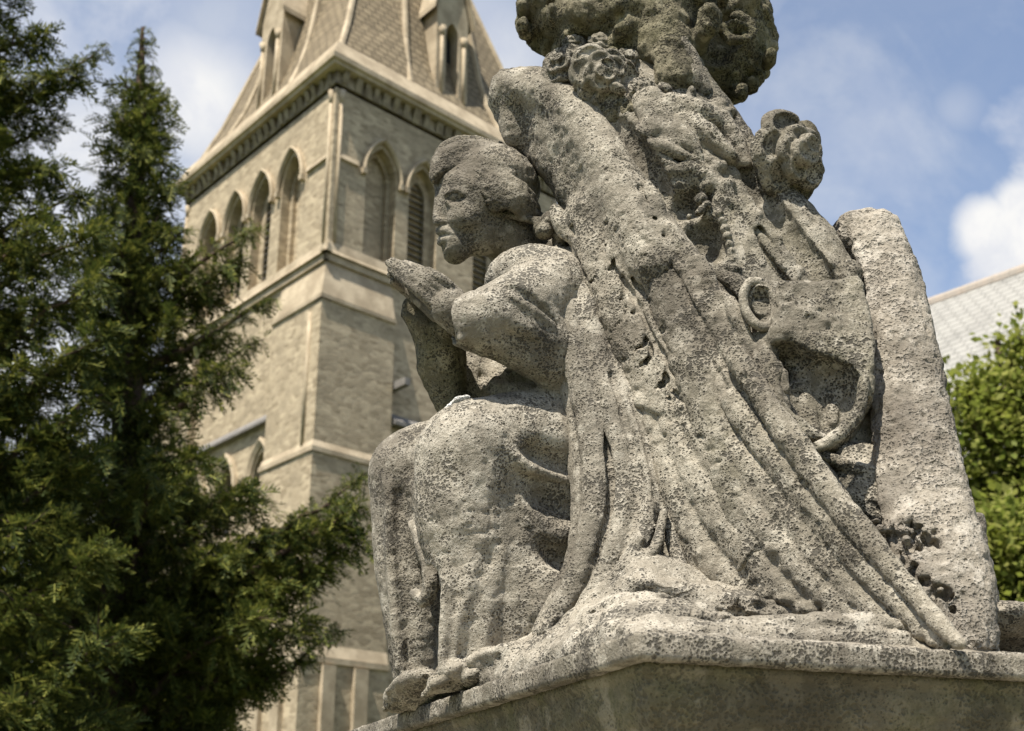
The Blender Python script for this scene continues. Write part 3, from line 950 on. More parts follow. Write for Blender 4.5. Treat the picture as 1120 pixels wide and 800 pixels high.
# ---- roses of the wreath
def rose(px, py, d, R, seed, face=(-0.1, -0.9, -0.35), mat='stone_cross', petals=6, squash=1.0):
    q = random.Random(seed)
    c = W(px, py, d)
    Rm = M(R, py, d)
    n = Vector(face).normalized()
    Q = np.array(n.to_track_quat('Z', 'Y').to_matrix())
    s = Sculpt(0.0028)
    B = np.array([Rm * 0.8, Rm * 0.8, Rm * 0.6])
    s.ell_w(c, B, Q, 0.008)

    def loc(a, rad, up):
        return c + Q @ (np.array([math.cos(a) * rad, squash * math.sin(a) * rad, up]) * Rm)
    for ring, rad, cnt, sz, up, th in ((0, 0.66, petals, 0.46, 0.10, 0.22), (1, 0.40, petals - 1, 0.33, 0.38, 0.20), (2, 0.17, 3, 0.22, 0.58, 0.18)):
        for i in range(cnt):
            a = 2 * math.pi * i / cnt + ring * 0.6 + q.uniform(-0.2, 0.2)
            k = q.uniform(0.85, 1.15)
            # petal leaning outward, dished, with a rolled rim
            tilt = Matrix.Rotation(0.55 - 0.25 * ring, 3, Vector((-math.sin(a), math.cos(a), 0)))
            QQ = Q @ np.array(tilt) @ np.array(Matrix.Rotation(a, 3, 'Z'))
            s.ell_w(loc(a, rad * k, up), np.array([sz * 0.85, sz * 1.1, th]) * Rm * k, QQ, 0.003)
            s.ell_w(loc(a, rad * k * 0.94, up + th * 0.95), np.array([sz * 0.66, sz * 0.8, th * 0.62]) * Rm * k, QQ, 0.004, 'cut')
    o = s.mesh('rose', mat, angel, 1.0, seed)
    return o


for i, (x, y, d, R, f) in enumerate([(658, 84, 2.14, 38, (0.1, -0.95, -0.25)), (614, 72, 2.18, 26, (-0.4, -0.8, 0.2)), (628, 48, 2.19, 15, (-0.1, -0.8, 0.5)), (656, 46, 2.17, 14, (0.1, -0.8, 0.5)),
                                     (686, 66, 2.15, 18, (0.2, -0.9, 0.1)), (702, 100, 2.13, 20, (0.3, -0.9, -0.1)), (690, 122, 2.14, 18, (0.2, -0.9, -0.2)), (640, 108, 2.17, 20, (-0.2, -0.9, -0.4)), (668, 130, 2.16, 20, (0, -0.8, -0.5))]):
    rose(x, y, d, R, 40 + i, f, 'stone_cross' if i < 6 else 'stone_top')
r0 = rose(860, 174, 2.10, 52, 61, (0.55, -0.8, -0.2), 'stone_cross', 6)
r0['label'] = 'large open rose standing clear of the shaft on the right'
s = Sculpt(VX)
s.tube([(822, 165, 2.14, 7), (840, 178, 2.14, 9), (850, 195, 2.14, 11), (862, 215, 2.14, 9)], 0.006)
s.ell(866, 200, 2.14, 24, 26, 34, 0.01)
s.ell(880, 160, 2.16, 18, 28, 28, 0.01)
s.ell(845, 160, 2.15, 14, 26, 26, 0.01)
s.tube([(826, 195, 2.13, 6), (838, 205, 2.12, 8), (842, 220, 2.12, 6)], 0.006)
s.mesh('rose_stalk', 'stone_top', angel, 1.2, 62)

# ---- rock on which the figure kneels
s = Sculpt(0.0045)
g = TOPZ
s.poly([(694, 696, 1.66), (860, 704, 1.72), (1050, 716, 1.80), (1050, 694, 1.92), (960, 682, 1.96), (870, 662, 2.02), (770, 636, 2.08), (712, 612, 2.12), (690, 640, 2.05)], 0.10, 0.03, rnd=0.03, off=-0.035)
s.poly([(694, 698, 1.68), (600, 732, 1.92), (520, 757, 2.16), (540, 735, 2.30), (600, 690, 2.2), (650, 640, 2.15), (712, 612, 2.12)], 0.10, 0.03, rnd=0.03, off=-0.03)
s.ell(470, 768, 2.45, 50, 14, 90, 0.03)
s.ell(560, 748, 2.25, 60, 20, 110, 0.03)
s.ell(900, 690, 2.12, 130, 50, 80, 0.03)
s.ell(1075, 706, 2.10, 60, 24, 110, 0.03)
for i in range(26):
    x = rr.uniform(700, 1000); y = 652 + (x - 700) * 0.12 + rr.uniform(-4, 30)
    d = 1.70 + (x - 694) * 0.0003 + (700 - y) * 0.0045
    s.ell(x, y, max(d, 1.62) + 0.02, rr.uniform(24, 60), rr.uniform(4, 9), 16, 0.04, rr.choice(('add', 'cut')), rot=rr.uniform(-0.1, 0.3))
s.ell(724, 634, 2.06, 34, 16, 40, 0.05, rot=0.35)
s.box_w((base[0], base[1], g - 0.10), np.eye(3), (3, 3, 0.098), 0.004, 'cut')
s.mesh('rock', 'stone_robe', angel, 1.6, 15)
# =================================================================== BACKGROUND MATERIALS
def wall_mat(name, a, b_, mortar, sc=4.8, bs=0.15):
    m, t, b, co = new_mat(name)
    v = t.n('ShaderNodeMapping'); v.inputs['Scale'].default_value = (0.8, 0.8, 1.9)
    t.l(co, v.inputs[0])
    cell = t.vor(v.outputs[0], sc, 'F1', 'Color')
    edge = t.vor(v.outputs[0], sc, 'DISTANCE_TO_EDGE')
    sep = t.n('ShaderNodeSeparateColor'); t.l(cell, sep.inputs[0])
    col = t.mix(sep.outputs[0], a, b_)
    col = t.mix(t.math('MULTIPLY', t.step(edge, 0.09, 0.02), 0.35), col, mortar)
    col = t.mix(t.math('MULTIPLY', t.step(t.noise(co, 2.2, 5, 0.7), 0.42, 0.66), 0.5), col, tuple(0.62 * c for c in a))
    st = t.step(t.noise(co, 0.55, 6, 0.62), 0.46, 0.72)
    col = t.mix(t.math('MULTIPLY', st, 0.45), col, tuple(0.5 * c for c in a))
    fine = t.noise(co, 14, 4, 0.7)
    col = t.mix(t.math('MULTIPLY', t.step(fine, 0.5, 0.75), 0.45), col, tuple(0.45 * c for c in b_))
    t.l(col, b.inputs['Base Color'])
    bump(t, b, t.math('ADD', t.step(edge, 0.0, 0.12), t.math('MULTIPLY', fine, 0.6)), bs, 0.02)
    return m


def plain_mat(name, a, b_, sc=2.0, stain=(0.12, 0.10, 0.07)):
    m, t, b, co = new_mat(name)
    n1 = t.noise(co, sc, 6, 0.65); n2 = t.noise(co, sc * 9, 4, 0.7)
    col = t.mix(t.step(n1, 0.35, 0.65), a, b_)
    col = t.mix(t.math('MULTIPLY', t.step(n2, 0.52, 0.75), 0.4), col, stain)
    t.l(col, b.inputs['Base Color'])
    bump(t, b, n2, 0.4, 0.01)
    return m


MAT['rubble'] = wall_mat('rubble_wall', (0.48, 0.39, 0.262), (0.25, 0.197, 0.125), (0.47, 0.39, 0.28))
MAT['ashlar'] = plain_mat('dressed_limestone', (0.44, 0.36, 0.25), (0.29, 0.232, 0.155), 1.6)
MAT['ashlar_dark'] = plain_mat('stained_limestone', (0.30, 0.25, 0.17), (0.15, 0.12, 0.08), 2.5)
MAT['lead'] = plain_mat('lead', (0.20, 0.185, 0.165), (0.14, 0.13, 0.12), 3.0)
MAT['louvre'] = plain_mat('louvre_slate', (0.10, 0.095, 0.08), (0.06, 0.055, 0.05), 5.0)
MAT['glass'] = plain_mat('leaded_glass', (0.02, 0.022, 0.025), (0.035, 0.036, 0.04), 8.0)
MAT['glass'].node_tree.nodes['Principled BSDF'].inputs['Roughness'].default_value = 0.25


def scale_mat(name, a, b_, mort=0.6):
    m, t, b, co = new_mat(name)
    uv = t.n('ShaderNodeUVMap')
    br = t.n('ShaderNodeTexBrick')
    br.offset = 0.5
    for k, v in (('Scale', 1.0), ('Mortar Size', 0.03), ('Mortar Smooth', 0.5), ('Bias', 0.0), ('Brick Width', 0.34), ('Row Height', 0.26)):
        br.inputs[k].default_value = v
    br.inputs['Color1'].default_value = (*a, 1); br.inputs['Color2'].default_value = (*b_, 1)
    br.inputs['Mortar'].default_value = (*[mort * c for c in b_], 1)
    t.l(uv.outputs[0], br.inputs['Vector'])
    n1 = t.noise(co, 1.2, 6, 0.65)
    col = t.mix(t.math('MULTIPLY', t.step(n1, 0.45, 0.7), 0.5), br.outputs[0], tuple(0.55 * c for c in a))
    t.l(col, b.inputs['Base Color'])
    sx = t.n('ShaderNodeSeparateXYZ'); t.l(uv.outputs[0], sx.inputs[0])
    saw = t.math('FRACT', t.math('DIVIDE', sx.outputs[1], 0.26))
    h = t.math('SUBTRACT', t.math('SUBTRACT', 1.0, saw), t.math('MULTIPLY', br.outputs['Fac'], 0.8))
    bump(t, b, t.math('ADD', h, t.math('MULTIPLY', t.noise(co, 6, 4, 0.7), 1.2)), 0.8, 0.05)
    return m


MAT['spire_stone'] = scale_mat('spire_stone_courses', (0.225, 0.178, 0.112), (0.165, 0.13, 0.082))
MAT['slate'] = scale_mat('roof_slates', (0.30, 0.29, 0.262), (0.285, 0.275, 0.25), 0.85)
MAT['ridge'] = plain_mat('terracotta_ridge', (0.34, 0.285, 0.235), (0.30, 0.265, 0.225), 4.0)

# =================================================================== CHURCH TOWER
TC = W(368, 95, 30.0)
DL = np.array([-1230, 1497, 0.0]); DL /= np.linalg.norm(DL)
DR = np.array([1420, 1497, 0.0]); DR /= np.linalg.norm(DR)
TW = 9.1


def T(u, v, z):
    return np.array([TC[0], TC[1], 0]) + DL * u + DR * v + np.array([0, 0, z])


tower = empty('church_tower', T(TW / 2, TW / 2, 0), 'tall buff stone church tower with louvred belfry openings and broach spire', 'church tower')


def side(k):
    """local frame of a wall: (along, outward, z) -> world"""
    if k == 0: return lambda s, o, z: T(s, -o, z)
    if k == 1: return lambda s, o, z: T(-o, s, z)
    if k == 2: return lambda s, o, z: T(TW + o, s, z)
    return lambda s, o, z: T(s, TW + o, z)


class MB:
    def __init__(self): self.v = []; self.f = []; self.uv = {}

    def add(self, vs, fs):
        n = len(self.v)
        self.v += [np.asarray(p, float) for p in vs]
        self.f += [tuple(n + i for i in f) for f in fs]

    def hexa(self, f, s0, s1, o0, o1, z0, z1, o1t=None, s0t=None, s1t=None):
        """box in a wall frame; o1t = outward reach at the top (weathered slope)"""
        if o1t is None: o1t = o1
        a = s0 if s0t is None else s0t
        b = s1 if s1t is None else s1t
        self.add([f(s0, o0, z0), f(s1, o0, z0), f(s1, o1, z0), f(s0, o1, z0), f(a, o0, z1), f(b, o0, z1), f(b, o1t, z1), f(a, o1t, z1)],
                 [(0, 1, 2, 3), (4, 7, 6, 5), (0, 4, 5, 1), (1, 5, 6, 2), (2, 6, 7, 3), (3, 7, 4, 0)])

    def sweep(self, path, prof, closed=False):
        """path: list of (point, e1, e2); prof list of (a,b)"""
        n = len(self.v); m = len(prof)
        for p, e1, e2 in path:
            self.v += [np.asarray(p) + np.asarray(e1) * a + np.asarray(e2) * b for a, b in prof]
        for i in range(len(path) - 1):
            for j in range(m):
                a = n + i * m + j; b = n + i * m + (j + 1) % m
                self.f.append((a, b, b + m, a + m))
        self.f.append(tuple(n + j for j in reversed(range(m))))
        self.f.append(tuple(n + (len(path) - 1) * m + j for j in range(m)))

    def cyl(self, p0, p1, r0, r1, k=8):
        p0 = np.asarray(p0, float); p1 = np.asarray(p1, float)
        d = Vector(p1 - p0).normalized()
        e1 = d.orthogonal().normalized(); e2 = d.cross(e1)
        e1, e2 = np.array(e1), np.array(e2)
        n = len(self.v)
        for p, r in ((p0, r0), (p1, r1)):
            self.v += [p + r * (math.cos(2 * math.pi * i / k) * e1 + math.sin(2 * math.pi * i / k) * e2) for i in range(k)]
        for i in range(k):
            self.f.append((n + i, n + (i + 1) % k, n + k + (i + 1) % k, n + k + i))
        self.f.append(tuple(n + i for i in reversed(range(k)))); self.f.append(tuple(n + k + i for i in range(k)))

    def build(self, name, mat, parent=None, smooth=False):
        o = mesh_obj(name, np.array(self.v), self.f, mat, parent, smooth)
        bm = bmesh.new(); bm.from_mesh(o.data)
        bmesh.ops.recalc_face_normals(bm, faces=bm.faces)
        bm.to_mesh(o.data); bm.free()
        return o


import bmesh


def arch(sc, hw, z0, zs, n=8, rise=1.73):
    """pointed arch outline, from bottom left round to bottom right (s, z)"""
    R = hw * (rise * rise + 1) / 2
    pts = [(sc - hw, z0)]
    cx = sc - hw + R
    a1 = math.acos((R - hw) / R)
    for i in range(n + 1):
        a = a1 * i / n
        pts.append((cx - R * math.cos(a), zs + R * math.sin(a)))
    right = [(2 * sc - x, z) for x, z in reversed(pts[:-1])]
    return pts + right


def wall_sheet(mb, f, s0, s1, z0, z1, holes, depth, o=0.0):
    """wall face with recessed arched openings; holes: list of outlines"""
    rings = [[(s0, z0), (s1, z0), (s1, z1), (s0, z1)]] + holes
    tri = tessellate_polygon([[Vector((a, b, 0)) for a, b in r] for r in rings])
    flat = [p for r in rings for p in r]
    mb.add([f(a, o, b) for a, b in flat], [tuple(t) for t in tri])
    for h in holes:
        n = len(h)
        mb.add([f(a, o, b) for a, b in h] + [f(a, o - depth, b) for a, b in h],
               [(i, (i + 1) % n, n + (i + 1) % n, n + i) for i in range(n)])


ARL = [2.12, 3.78, 5.36, 7.0]
ARR = [1.72, 3.28, 5.85, 7.4]
Z_ST, Z_EV = 16.05, 21.0
core = MB()
# inner core keeps light out of the shaft
core.add([T(a, b, z) for z in (0, 21.5) for a, b in ((0.45, 0.45), (TW - 0.45, 0.45), (TW - 0.45, TW - 0.45), (0.45, TW - 0.45))],
         [(0, 1, 2, 3), (4, 5, 6, 7), (0, 1, 5, 4), (1, 2, 6, 5), (2, 3, 7, 6), (3, 0, 4, 7)])
core.build('core_wall', 'rubble', tower)

wall = MB()
louv = []


def part(name, mat, fn, parent=tower, smooth=False):
    m_ = MB(); fn(m_)
    return m_.build(name, mat, parent, smooth)


for k in range(4):
    f = side(k)
    AR = ARL if k in (0, 2) else ARR
    outer = [arch(c, 0.55, 16.35, 18.85) for c in AR]
    wall_sheet(wall, f, 0, TW, 0, Z_EV, outer + ([arch(2.75, 0.42, 9.3, 10.55), arch(4.68, 0.42, 9.3, 10.55), arch(6.5, 0.42, 9.3, 10.55)] if k == 0 else [arch(4.55, 0.6, 7.4, 9.6)]), 0.30)
    for j, c in enumerate(AR if k < 2 else []):
        hood = MB(); shafts = MB()
        # moulded order and hood round each arch
        o_ = arch(c, 0.66, 18.85, 18.85, 10)[1:-1]
        path = [(f(a, 0.05, z), f(a + 1, 0.05, z) - f(a, 0.05, z), f(a, 1.05, z) - f(a, 0.05, z)) for a, z in o_]
        nrm = []
        for i, (a, z) in enumerate(o_):
            dx, dz = a - c, z - 18.5
            L = math.hypot(dx, dz)
            e1 = (f(a + dx / L, 0, z) - f(a, 0, z)) + np.array([0, 0, dz / L])
            nrm.append((f(a, 0, z), e1, f(a, 1, z) - f(a, 0, z)))
        hood.sweep(nrm, [(-0.05, -0.02), (-0.05, 0.10), (0.01, 0.17), (0.07, 0.12), (0.07, -0.02)])
        for sgn in (-1, 1):
            hood.hexa(f, c + sgn * 0.67 - 0.07, c + sgn * 0.67 + 0.07, -0.02, 0.16, 18.70, 18.87)
        hood.build('hood_mould', 'ashlar', tower)
        # inner order
        inn = MB()
        hw = 0.30 if j in (1, 2) else 0.40
        wall_sheet(inn, f, c - 0.60, c + 0.60, 16.2, 20.2, [arch(c, hw, 16.45, 18.95)], 0.28, -0.30)
        # blind panels are closed by stone, bell openings by louvres
        if j in (1, 2):
            louv.append((k, c, hw))
        else:
            inn.hexa(f, c - 0.58, c + 0.58, -0.50, -0.44, 16.3, 20.1)
        ao = inn.build('arch_order', 'rubble', tower)
    # string at the arch springing
    xs = [0.0] + [c for c in AR] + [TW]
    edges = [(0.22, AR[0] - 0.84), (AR[-1] + 0.84, TW - 0.22)]
    for a, b in (edges if k < 2 else []):
        part('string_course', 'ashlar', lambda m_: m_.hexa(f, a, b, -0.02, 0.09, 18.86, 19.02, 0.04))
    strings = MB()
    strings.hexa(f, -0.22, TW + 0.22, -0.02, 0.18, Z_ST - 0.10, Z_ST, 0.12)
    strings.hexa(f, -0.10, TW + 0.10, -0.02, 0.10, Z_ST - 0.30, Z_ST - 0.12)
    strings.hexa(f, -0.06, TW + 0.06, -0.02, 0.06, Z_ST, Z_ST + 0.32, 0.003)
    strings.build('string_course', 'ashlar', tower)
    # corner nook shafts
    for c in ((0.2, TW - 0.2) if k < 2 else ()):
        def ns(m_):
            m_.cyl(f(c, 0.02, Z_ST + 0.3), f(c, 0.02, 20.7), 0.05, 0.05)
            m_.cyl(f(c, 0.02, 20.55), f(c, 0.02, 20.95), 0.055, 0.10)
        part('nook_shaft', 'ashlar', ns, tower, True)
wall.build('wall', 'rubble', tower)
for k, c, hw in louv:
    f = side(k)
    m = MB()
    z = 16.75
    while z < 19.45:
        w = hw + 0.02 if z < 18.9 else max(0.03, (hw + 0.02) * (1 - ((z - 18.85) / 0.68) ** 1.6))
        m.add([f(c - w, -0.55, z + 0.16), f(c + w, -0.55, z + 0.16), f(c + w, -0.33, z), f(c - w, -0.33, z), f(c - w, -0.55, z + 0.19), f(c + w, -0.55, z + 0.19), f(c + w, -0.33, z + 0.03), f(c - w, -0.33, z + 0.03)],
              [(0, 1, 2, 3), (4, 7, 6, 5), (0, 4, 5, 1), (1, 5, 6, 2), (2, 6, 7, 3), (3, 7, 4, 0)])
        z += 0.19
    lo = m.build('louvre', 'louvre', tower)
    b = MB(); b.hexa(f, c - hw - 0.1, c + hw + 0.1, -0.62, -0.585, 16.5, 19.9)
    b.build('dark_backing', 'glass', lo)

# clasping buttresses at the corners in stages with weathered tops
for ci, faces in enumerate((((0, True), (1, True)), ((0, False), (2, True)), ((1, False), (3, True)), ((2, False), (3, False)))):
    but = MB(); lev = [MB(), MB(), MB()]
    pil = []
    for k, lo_ in faces:
        f = side(k)
        a, b = (0, 2.2) if lo_ else (TW - 2.2, TW)
        def B(m, e, o, z0, z1, ot=None):
            s0 = -o if lo_ else a - e
            s1 = b + e if lo_ else TW + o
            m.hexa(f, s0 + (0.004 if lo_ else 0), s1 - (0 if lo_ else 0.004), -0.05, o + (0.003 if k % 2 else 0), z0, z1, ot,
                   None if ot is None else ((-ot) if lo_ else None), None if ot is None else (None if lo_ else TW + ot))
        B(but, 0, 0.26, 10.72, 14.55)
        B(lev[0], 0.03, 0.32, 14.55, 14.66)
        B(lev[0], 0.0, 0.285, 14.66, 15.75, 0.012)
        B(lev[1], 0.08, 0.36, 10.50, 10.62); B(lev[1], 0.04, 0.345, 10.62, 10.80, 0.27)
        B(but, 0.05, 0.31, 5.75, 10.50)
        B(lev[2], 0.10, 0.42, 5.52, 5.66); B(lev[2], 0.08, 0.40, 5.66, 5.95, 0.315)
        B(but, 0.12, 0.36, 1.2, 5.52)
        B(but, 0.25, 0.55, 0, 1.0); B(but, 0.22, 0.53, 1.0, 1.3, 0.365)
        for q in ((0.25, 0.62), (1.2, 1.6)):
            pil.append((f, *(q if lo_ else (TW - q[1], TW - q[0]))))
    bo = but.build('buttress', 'rubble', tower)
    for m_ in lev: m_.build('weathering', 'ashlar', bo)
    if ci < 3:
        for f_, c0, c1 in pil:
            part('pilaster', 'ashlar', lambda m_: m_.hexa(f_, c0, c1, 0.36, 0.50, 1.3, 5.48), bo)
    if ci == 0:
        for k in (0,):
            part('angle_shaft', 'ashlar', lambda m_: m_.cyl(side(k)(0.24, 0.27, 10.75), side(k)(0.24, 0.27, 14.3), 0.06, 0.06), bo, True)

# ledge and windows of the lower stage
f = side(0); led = MB()
led.hexa(f, 2.3, TW - 2.3, -0.02, 0.20, 11.95, 12.02); led.hexa(f, 2.3, TW - 2.3, -0.02, 0.19, 12.02, 12.24, 0.02)
led.build('lead_ledge', 'lead', tower)
led = MB(); f1 = side(1)
led.hexa(f1, 2.3, TW - 2.3, -0.02, 0.30, 11.80, 11.90); led.hexa(f1, 2.3, TW - 2.3, -0.02, 0.28, 11.90, 12.15, 0.02)
led.build('lead_ledge', 'lead', tower)
sp = MB(); sp.hexa(f1, 2.26, 2.44, 0.0, 0.75, 12.75, 12.95); sp.build('rainwater_spout', 'lead', tower)
for c, hw, z0, zs, kk in ((2.75, 0.42, 9.3, 10.55, 0), (4.68, 0.42, 9.3, 10.55, 0), (6.5, 0.42, 9.3, 10.55, 0), (4.55, 0.6, 7.4, 9.6, 1)):
    f = side(kk)
    m = MB(); m.hexa(f, c - hw - 0.05, c + hw + 0.05, -0.36, -0.305, z0 - 0.1, zs + hw * 1.8)
    wobj = m.build('window', 'glass', tower)
    h = MB(); pth = []
    for a, z in arch(c, hw + 0.16, zs, zs, 8)[1:-1]:
        dx, dz = a - c, z - zs + 0.2; L = math.hypot(dx, dz)
        pth.append((f(a, 0, z), (f(a + dx / L, 0, z) - f(a, 0, z)) + np.array([0, 0, dz / L]), f(a, 1, z) - f(a, 0, z)))
    h.sweep(pth, [(-0.14, -0.02), (-0.14, 0.06), (0.0, 0.14), (0.09, 0.10), (0.09, -0.02)])
    h.build('window_hood', 'ashlar', wobj)
    part('window_sill', 'ashlar', lambda m_: m_.hexa(f, c - hw - 0.15, c + hw + 0.15, -0.02, 0.12, z0 - 0.22, z0 - 0.02), wobj)

# corbel table, cornice and sloping eaves
corb = MB(); corn = MB()
for k in range(4):
    f = side(k)
    s = 0.15
    while s < TW - 0.1:
        corb.hexa(f, s, s + random.uniform(0.16, 0.26), -0.02, random.uniform(0.05, 0.10), 21.12 + random.uniform(-0.03, 0.08), 21.48, random.uniform(0.14, 0.24))
        s += random.uniform(0.32, 0.5)
    corb.hexa(f, -0.04, TW + 0.04, -0.02, 0.04 + 0.002 * (k % 2), 21.12, 21.5)
corb.build('corbel_table', 'ashlar_dark', tower)


def ring(mb, prof):
    """profile of (outward, z) swept round the square tower with mitred corners"""
    n = len(mb.v); m = len(prof)
    for (a, b, sa, sb) in ((0, 0, -1, -1), (TW, 0, 1, -1), (TW, TW, 1, 1), (0, TW, -1, 1)):
        mb.v += [T(a + sa * o, b + sb * o, z) for o, z in prof]
    for i in range(4):
        for j in range(m - 1):
            p = n + i * m + j; q = n + ((i + 1) % 4) * m + j
            mb.f.append((p, q, q + 1, p + 1))


ring(corn, [(0.0, 21.5), (0.30, 21.5), (0.32, 21.58), (0.40, 21.62), (0.40, 21.78), (0.37, 21.82), (0.06, 22.42), (-0.02, 22.42), (-0.02, 22.36), (-0.3, 22.6)])
corn.build('cornice', 'ashlar', tower)

# ------------------------------------------------------------------ spire
CX, CY = TW / 2, TW / 2
Z0, ZA = 22.5, 44.0
R0 = 4.18


def octa(z, n_extra=0.0):
    r = R0 * (ZA - z) / (ZA - Z0)
    if z < 24.5: r += 0.30 * ((24.5 - z) / 2.0) ** 2          # bell-cast foot
    r += n_extra
    t = r * math.tan(math.pi / 8)
    return [T(CX + a, CY + b, z) for a, b in ((-t, -r), (t, -r), (r, -t), (r, t), (t, r), (-t, r), (-r, t), (-r, -t))]


def uvmesh(o, scale=1.0):
    """UV along/up each face in metres"""
    me = o.data
    uv = me.uv_layers.new(name='UVMap')
    for p in me.polygons:
        n = p.normal
        u = Vector((0, 0, 1)).cross(n)
        u = u.normalized() if u.length > 1e-4 else Vector((1, 0, 0))
        v = n.cross(u)
        for li in p.loop_indices:
            c = me.vertices[me.loops[li].vertex_index].co
            uv.data[li].uv = (c.dot(u) * scale, c.dot(v) * scale)


sp = MB()
zs = [22.3, 22.8, 23.4, 24.0, 24.5, 28, 33, 38, ZA - 0.6]
for z in zs: sp.v += octa(z)
for i in range(len(zs) - 1):
    for j in range(8):
        a = i * 8 + j; b = i * 8 + (j + 1) % 8
        sp.f.append((a, b, b + 8, a + 8))
sp.f.append(tuple(range((len(zs) - 1) * 8, len(zs) * 8)))
spire = sp.build('spire', 'spire_stone', tower)
uvmesh(spire)
# broaches: half pyramids filling the square corners
br = MB(); rib = MB()
ZB = 30.5
for (a, b, sa, sb, i1, i2) in ((0, 0, 1, 1, 0, 7), (TW, 0, -1, 1, 1, 2), (TW, TW, -1, -1, 3, 4), (0, TW, 1, -1, 5, 6)):
    rB = R0 * (ZA - ZB) / (ZA - Z0)
    top = T(CX - sa * rB * 0.7072 * 0.985, CY - sb * rB * 0.7072 * 0.985, ZB)
    lo_ = octa(22.45)
    hi_ = octa(24.5)
    foot = T(a + sa * 0.15, b + sb * 0.15, 22.40)
    mid = T(a + sa * 0.75, b + sb * 0.75, 23.9)
    br.add([foot, mid, top, lo_[i1], hi_[i1], lo_[i2], hi_[i2]], [(0, 3, 4, 1), (1, 4, 2), (0, 1, 6, 5), (1, 2, 6)])
    rib.cyl(foot, mid, 0.10, 0.10, 6); rib.cyl(mid, top, 0.10, 0.08, 6)
bro = br.build('broach', 'spire_stone', tower)
uvmesh(bro)
for j in range(8):
    ps = [octa(z, 0.0)[j] for z in (22.42, 23.4, 24.5, ZA - 0.6)]
    for p, q in zip(ps[:-1], ps[1:]): rib.cyl(p, q, 0.10, 0.09, 6)
fin = T(CX, CY, ZA - 0.7)
rib.cyl(fin, fin + np.array([0, 0, 1.2]), 0.30, 0.10, 8); rib.cyl(fin + np.array([0, 0, 1.2]), fin + np.array([0, 0, 1.6]), 0.34, 0.1, 8)
rib.build('spire_rib', 'ashlar', tower)
# lucarnes: gabled two light windows on the main faces
for k in range(4):
    f = side(k)
    m = MB(); c = TW / 2; w = 0.66; o = -0.28
    zb, zt = 22.75, 26.0
    holes = [arch(c, 0.27, zb + 0.25, 25.1, 6)]
    wall_sheet(m, f, c - w, c + w, zb, zt, holes, 0.45, o)
    m.hexa(f, c - w - 0.002, c - w + 0.12, -2.6, o - 0.003, zb, zt); m.hexa(f, c + w - 0.12, c + w + 0.002, -2.6, o - 0.003, zb, zt)
    m.add([f(c - w, o, zt), f(c + w, o, zt), f(c, o, zt + 2.3)], [(0, 1, 2)])
    m.hexa(f, c - w - 0.1, c + w + 0.1, -0.5, o + 0.10, zb - 0.16, zb)
    l_ = m.build('lucarne', 'ashlar', tower)
    r_ = MB()
    for q in (-1, 1):
        r_.add([f(c + q * (w + 0.2), o + 0.15, zt - 0.3), f(c, o + 0.15, zt + 2.4), f(c, -4.4, zt + 2.4), f(c + q * (w + 0.2), -3.0, zt - 0.3),
                f(c + q * (w + 0.2), o + 0.15, zt - 0.12), f(c, o + 0.15, zt + 2.62), f(c, -4.4, zt + 2.62), f(c + q * (w + 0.2), -3.0, zt - 0.12)],
               [(0, 1, 2, 3), (4, 7, 6, 5), (0, 4, 5, 1), (1, 5, 6, 2), (2, 6, 7, 3), (3, 7, 4, 0)])
    r_.build('lucarne_roof', 'ashlar', l_)
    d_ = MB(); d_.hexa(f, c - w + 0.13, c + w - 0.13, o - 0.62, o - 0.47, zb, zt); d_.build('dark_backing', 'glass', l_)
    for q in (-0.47, 0.47):
        def cn(m_):
            m_.cyl(f(c + q, o + 0.03, zb), f(c + q, o + 0.03, 24.9), 0.06, 0.06); m_.cyl(f(c + q, o + 0.03, 24.88), f(c + q, o + 0.03, 25.2), 0.07, 0.13)
        part('colonnette', 'ashlar', cn, l_, True)

# =================================================================== NAVE WITH SLATE ROOF
rp = W(1015, 331, 31.0)
NX = -DL                                        # ridge comes toward the right
NY = np.array([-DL[1], DL[0], 0.0])
if NY[1] > 0: NY = -NY                          # toward the eye
nave = empty('church_nave', np.array([rp[0], rp[1], 0]) + NX * 6, 'long church building with grey slate roof and terracotta ridge behind the bright green trees', 'church')


def N(a, b, z):
    return np.array([rp[0], rp[1], 0]) + NX * a + NY * b + np.array([0, 0, z])


zr = rp[2]
m = MB()
for q in (1, -1):
    m.add([N(-3, 0, zr), N(16, 0, zr), N(16, q * 6.0, zr - 6.6), N(-3, q * 6.0, zr - 6.6), N(-3, 0, zr - 0.2), N(16, 0, zr - 0.2), N(16, q * 6.0, zr - 6.8), N(-3, q * 6.0, zr - 6.8)],
          [(0, 1, 2, 3), (4, 7, 6, 5), (0, 4, 5, 1), (1, 5, 6, 2), (2, 6, 7, 3), (3, 7, 4, 0)])
rf = m.build('roof', 'slate', nave); uvmesh(rf, 1.0)
m = MB()
for i in range(42):
    a = -3 + i * 0.452
    m.sweep([(N(a, 0, zr), NY, AZ), (N(a + 0.445, 0, zr), NY, AZ)], [(-0.17, -0.16), (-0.15, -0.02), (-0.06, 0.09), (0.06, 0.09), (0.15, -0.02), (0.17, -0.16)])
m.build('ridge_tiles', 'ridge', rf)
m = MB()
for a in (-2.8, 15.6):
    m.add([N(a, -5.6, 0), N(a + 0.3, -5.6, 0), N(a + 0.3, 5.6, 0), N(a, 5.6, 0), N(a, -5.6, zr - 6.6), N(a + 0.3, -5.6, zr - 6.6), N(a + 0.3, 5.6, zr - 6.6), N(a, 5.6, zr - 6.6), N(a, 0, zr - 0.35), N(a + 0.3, 0, zr - 0.35)],
          [(0, 1, 5, 4), (1, 2, 6, 5), (2, 3, 7, 6), (3, 0, 4, 7), (4, 5, 9, 8), (7, 8, 9, 6), (4, 8, 7), (5, 6, 9)])
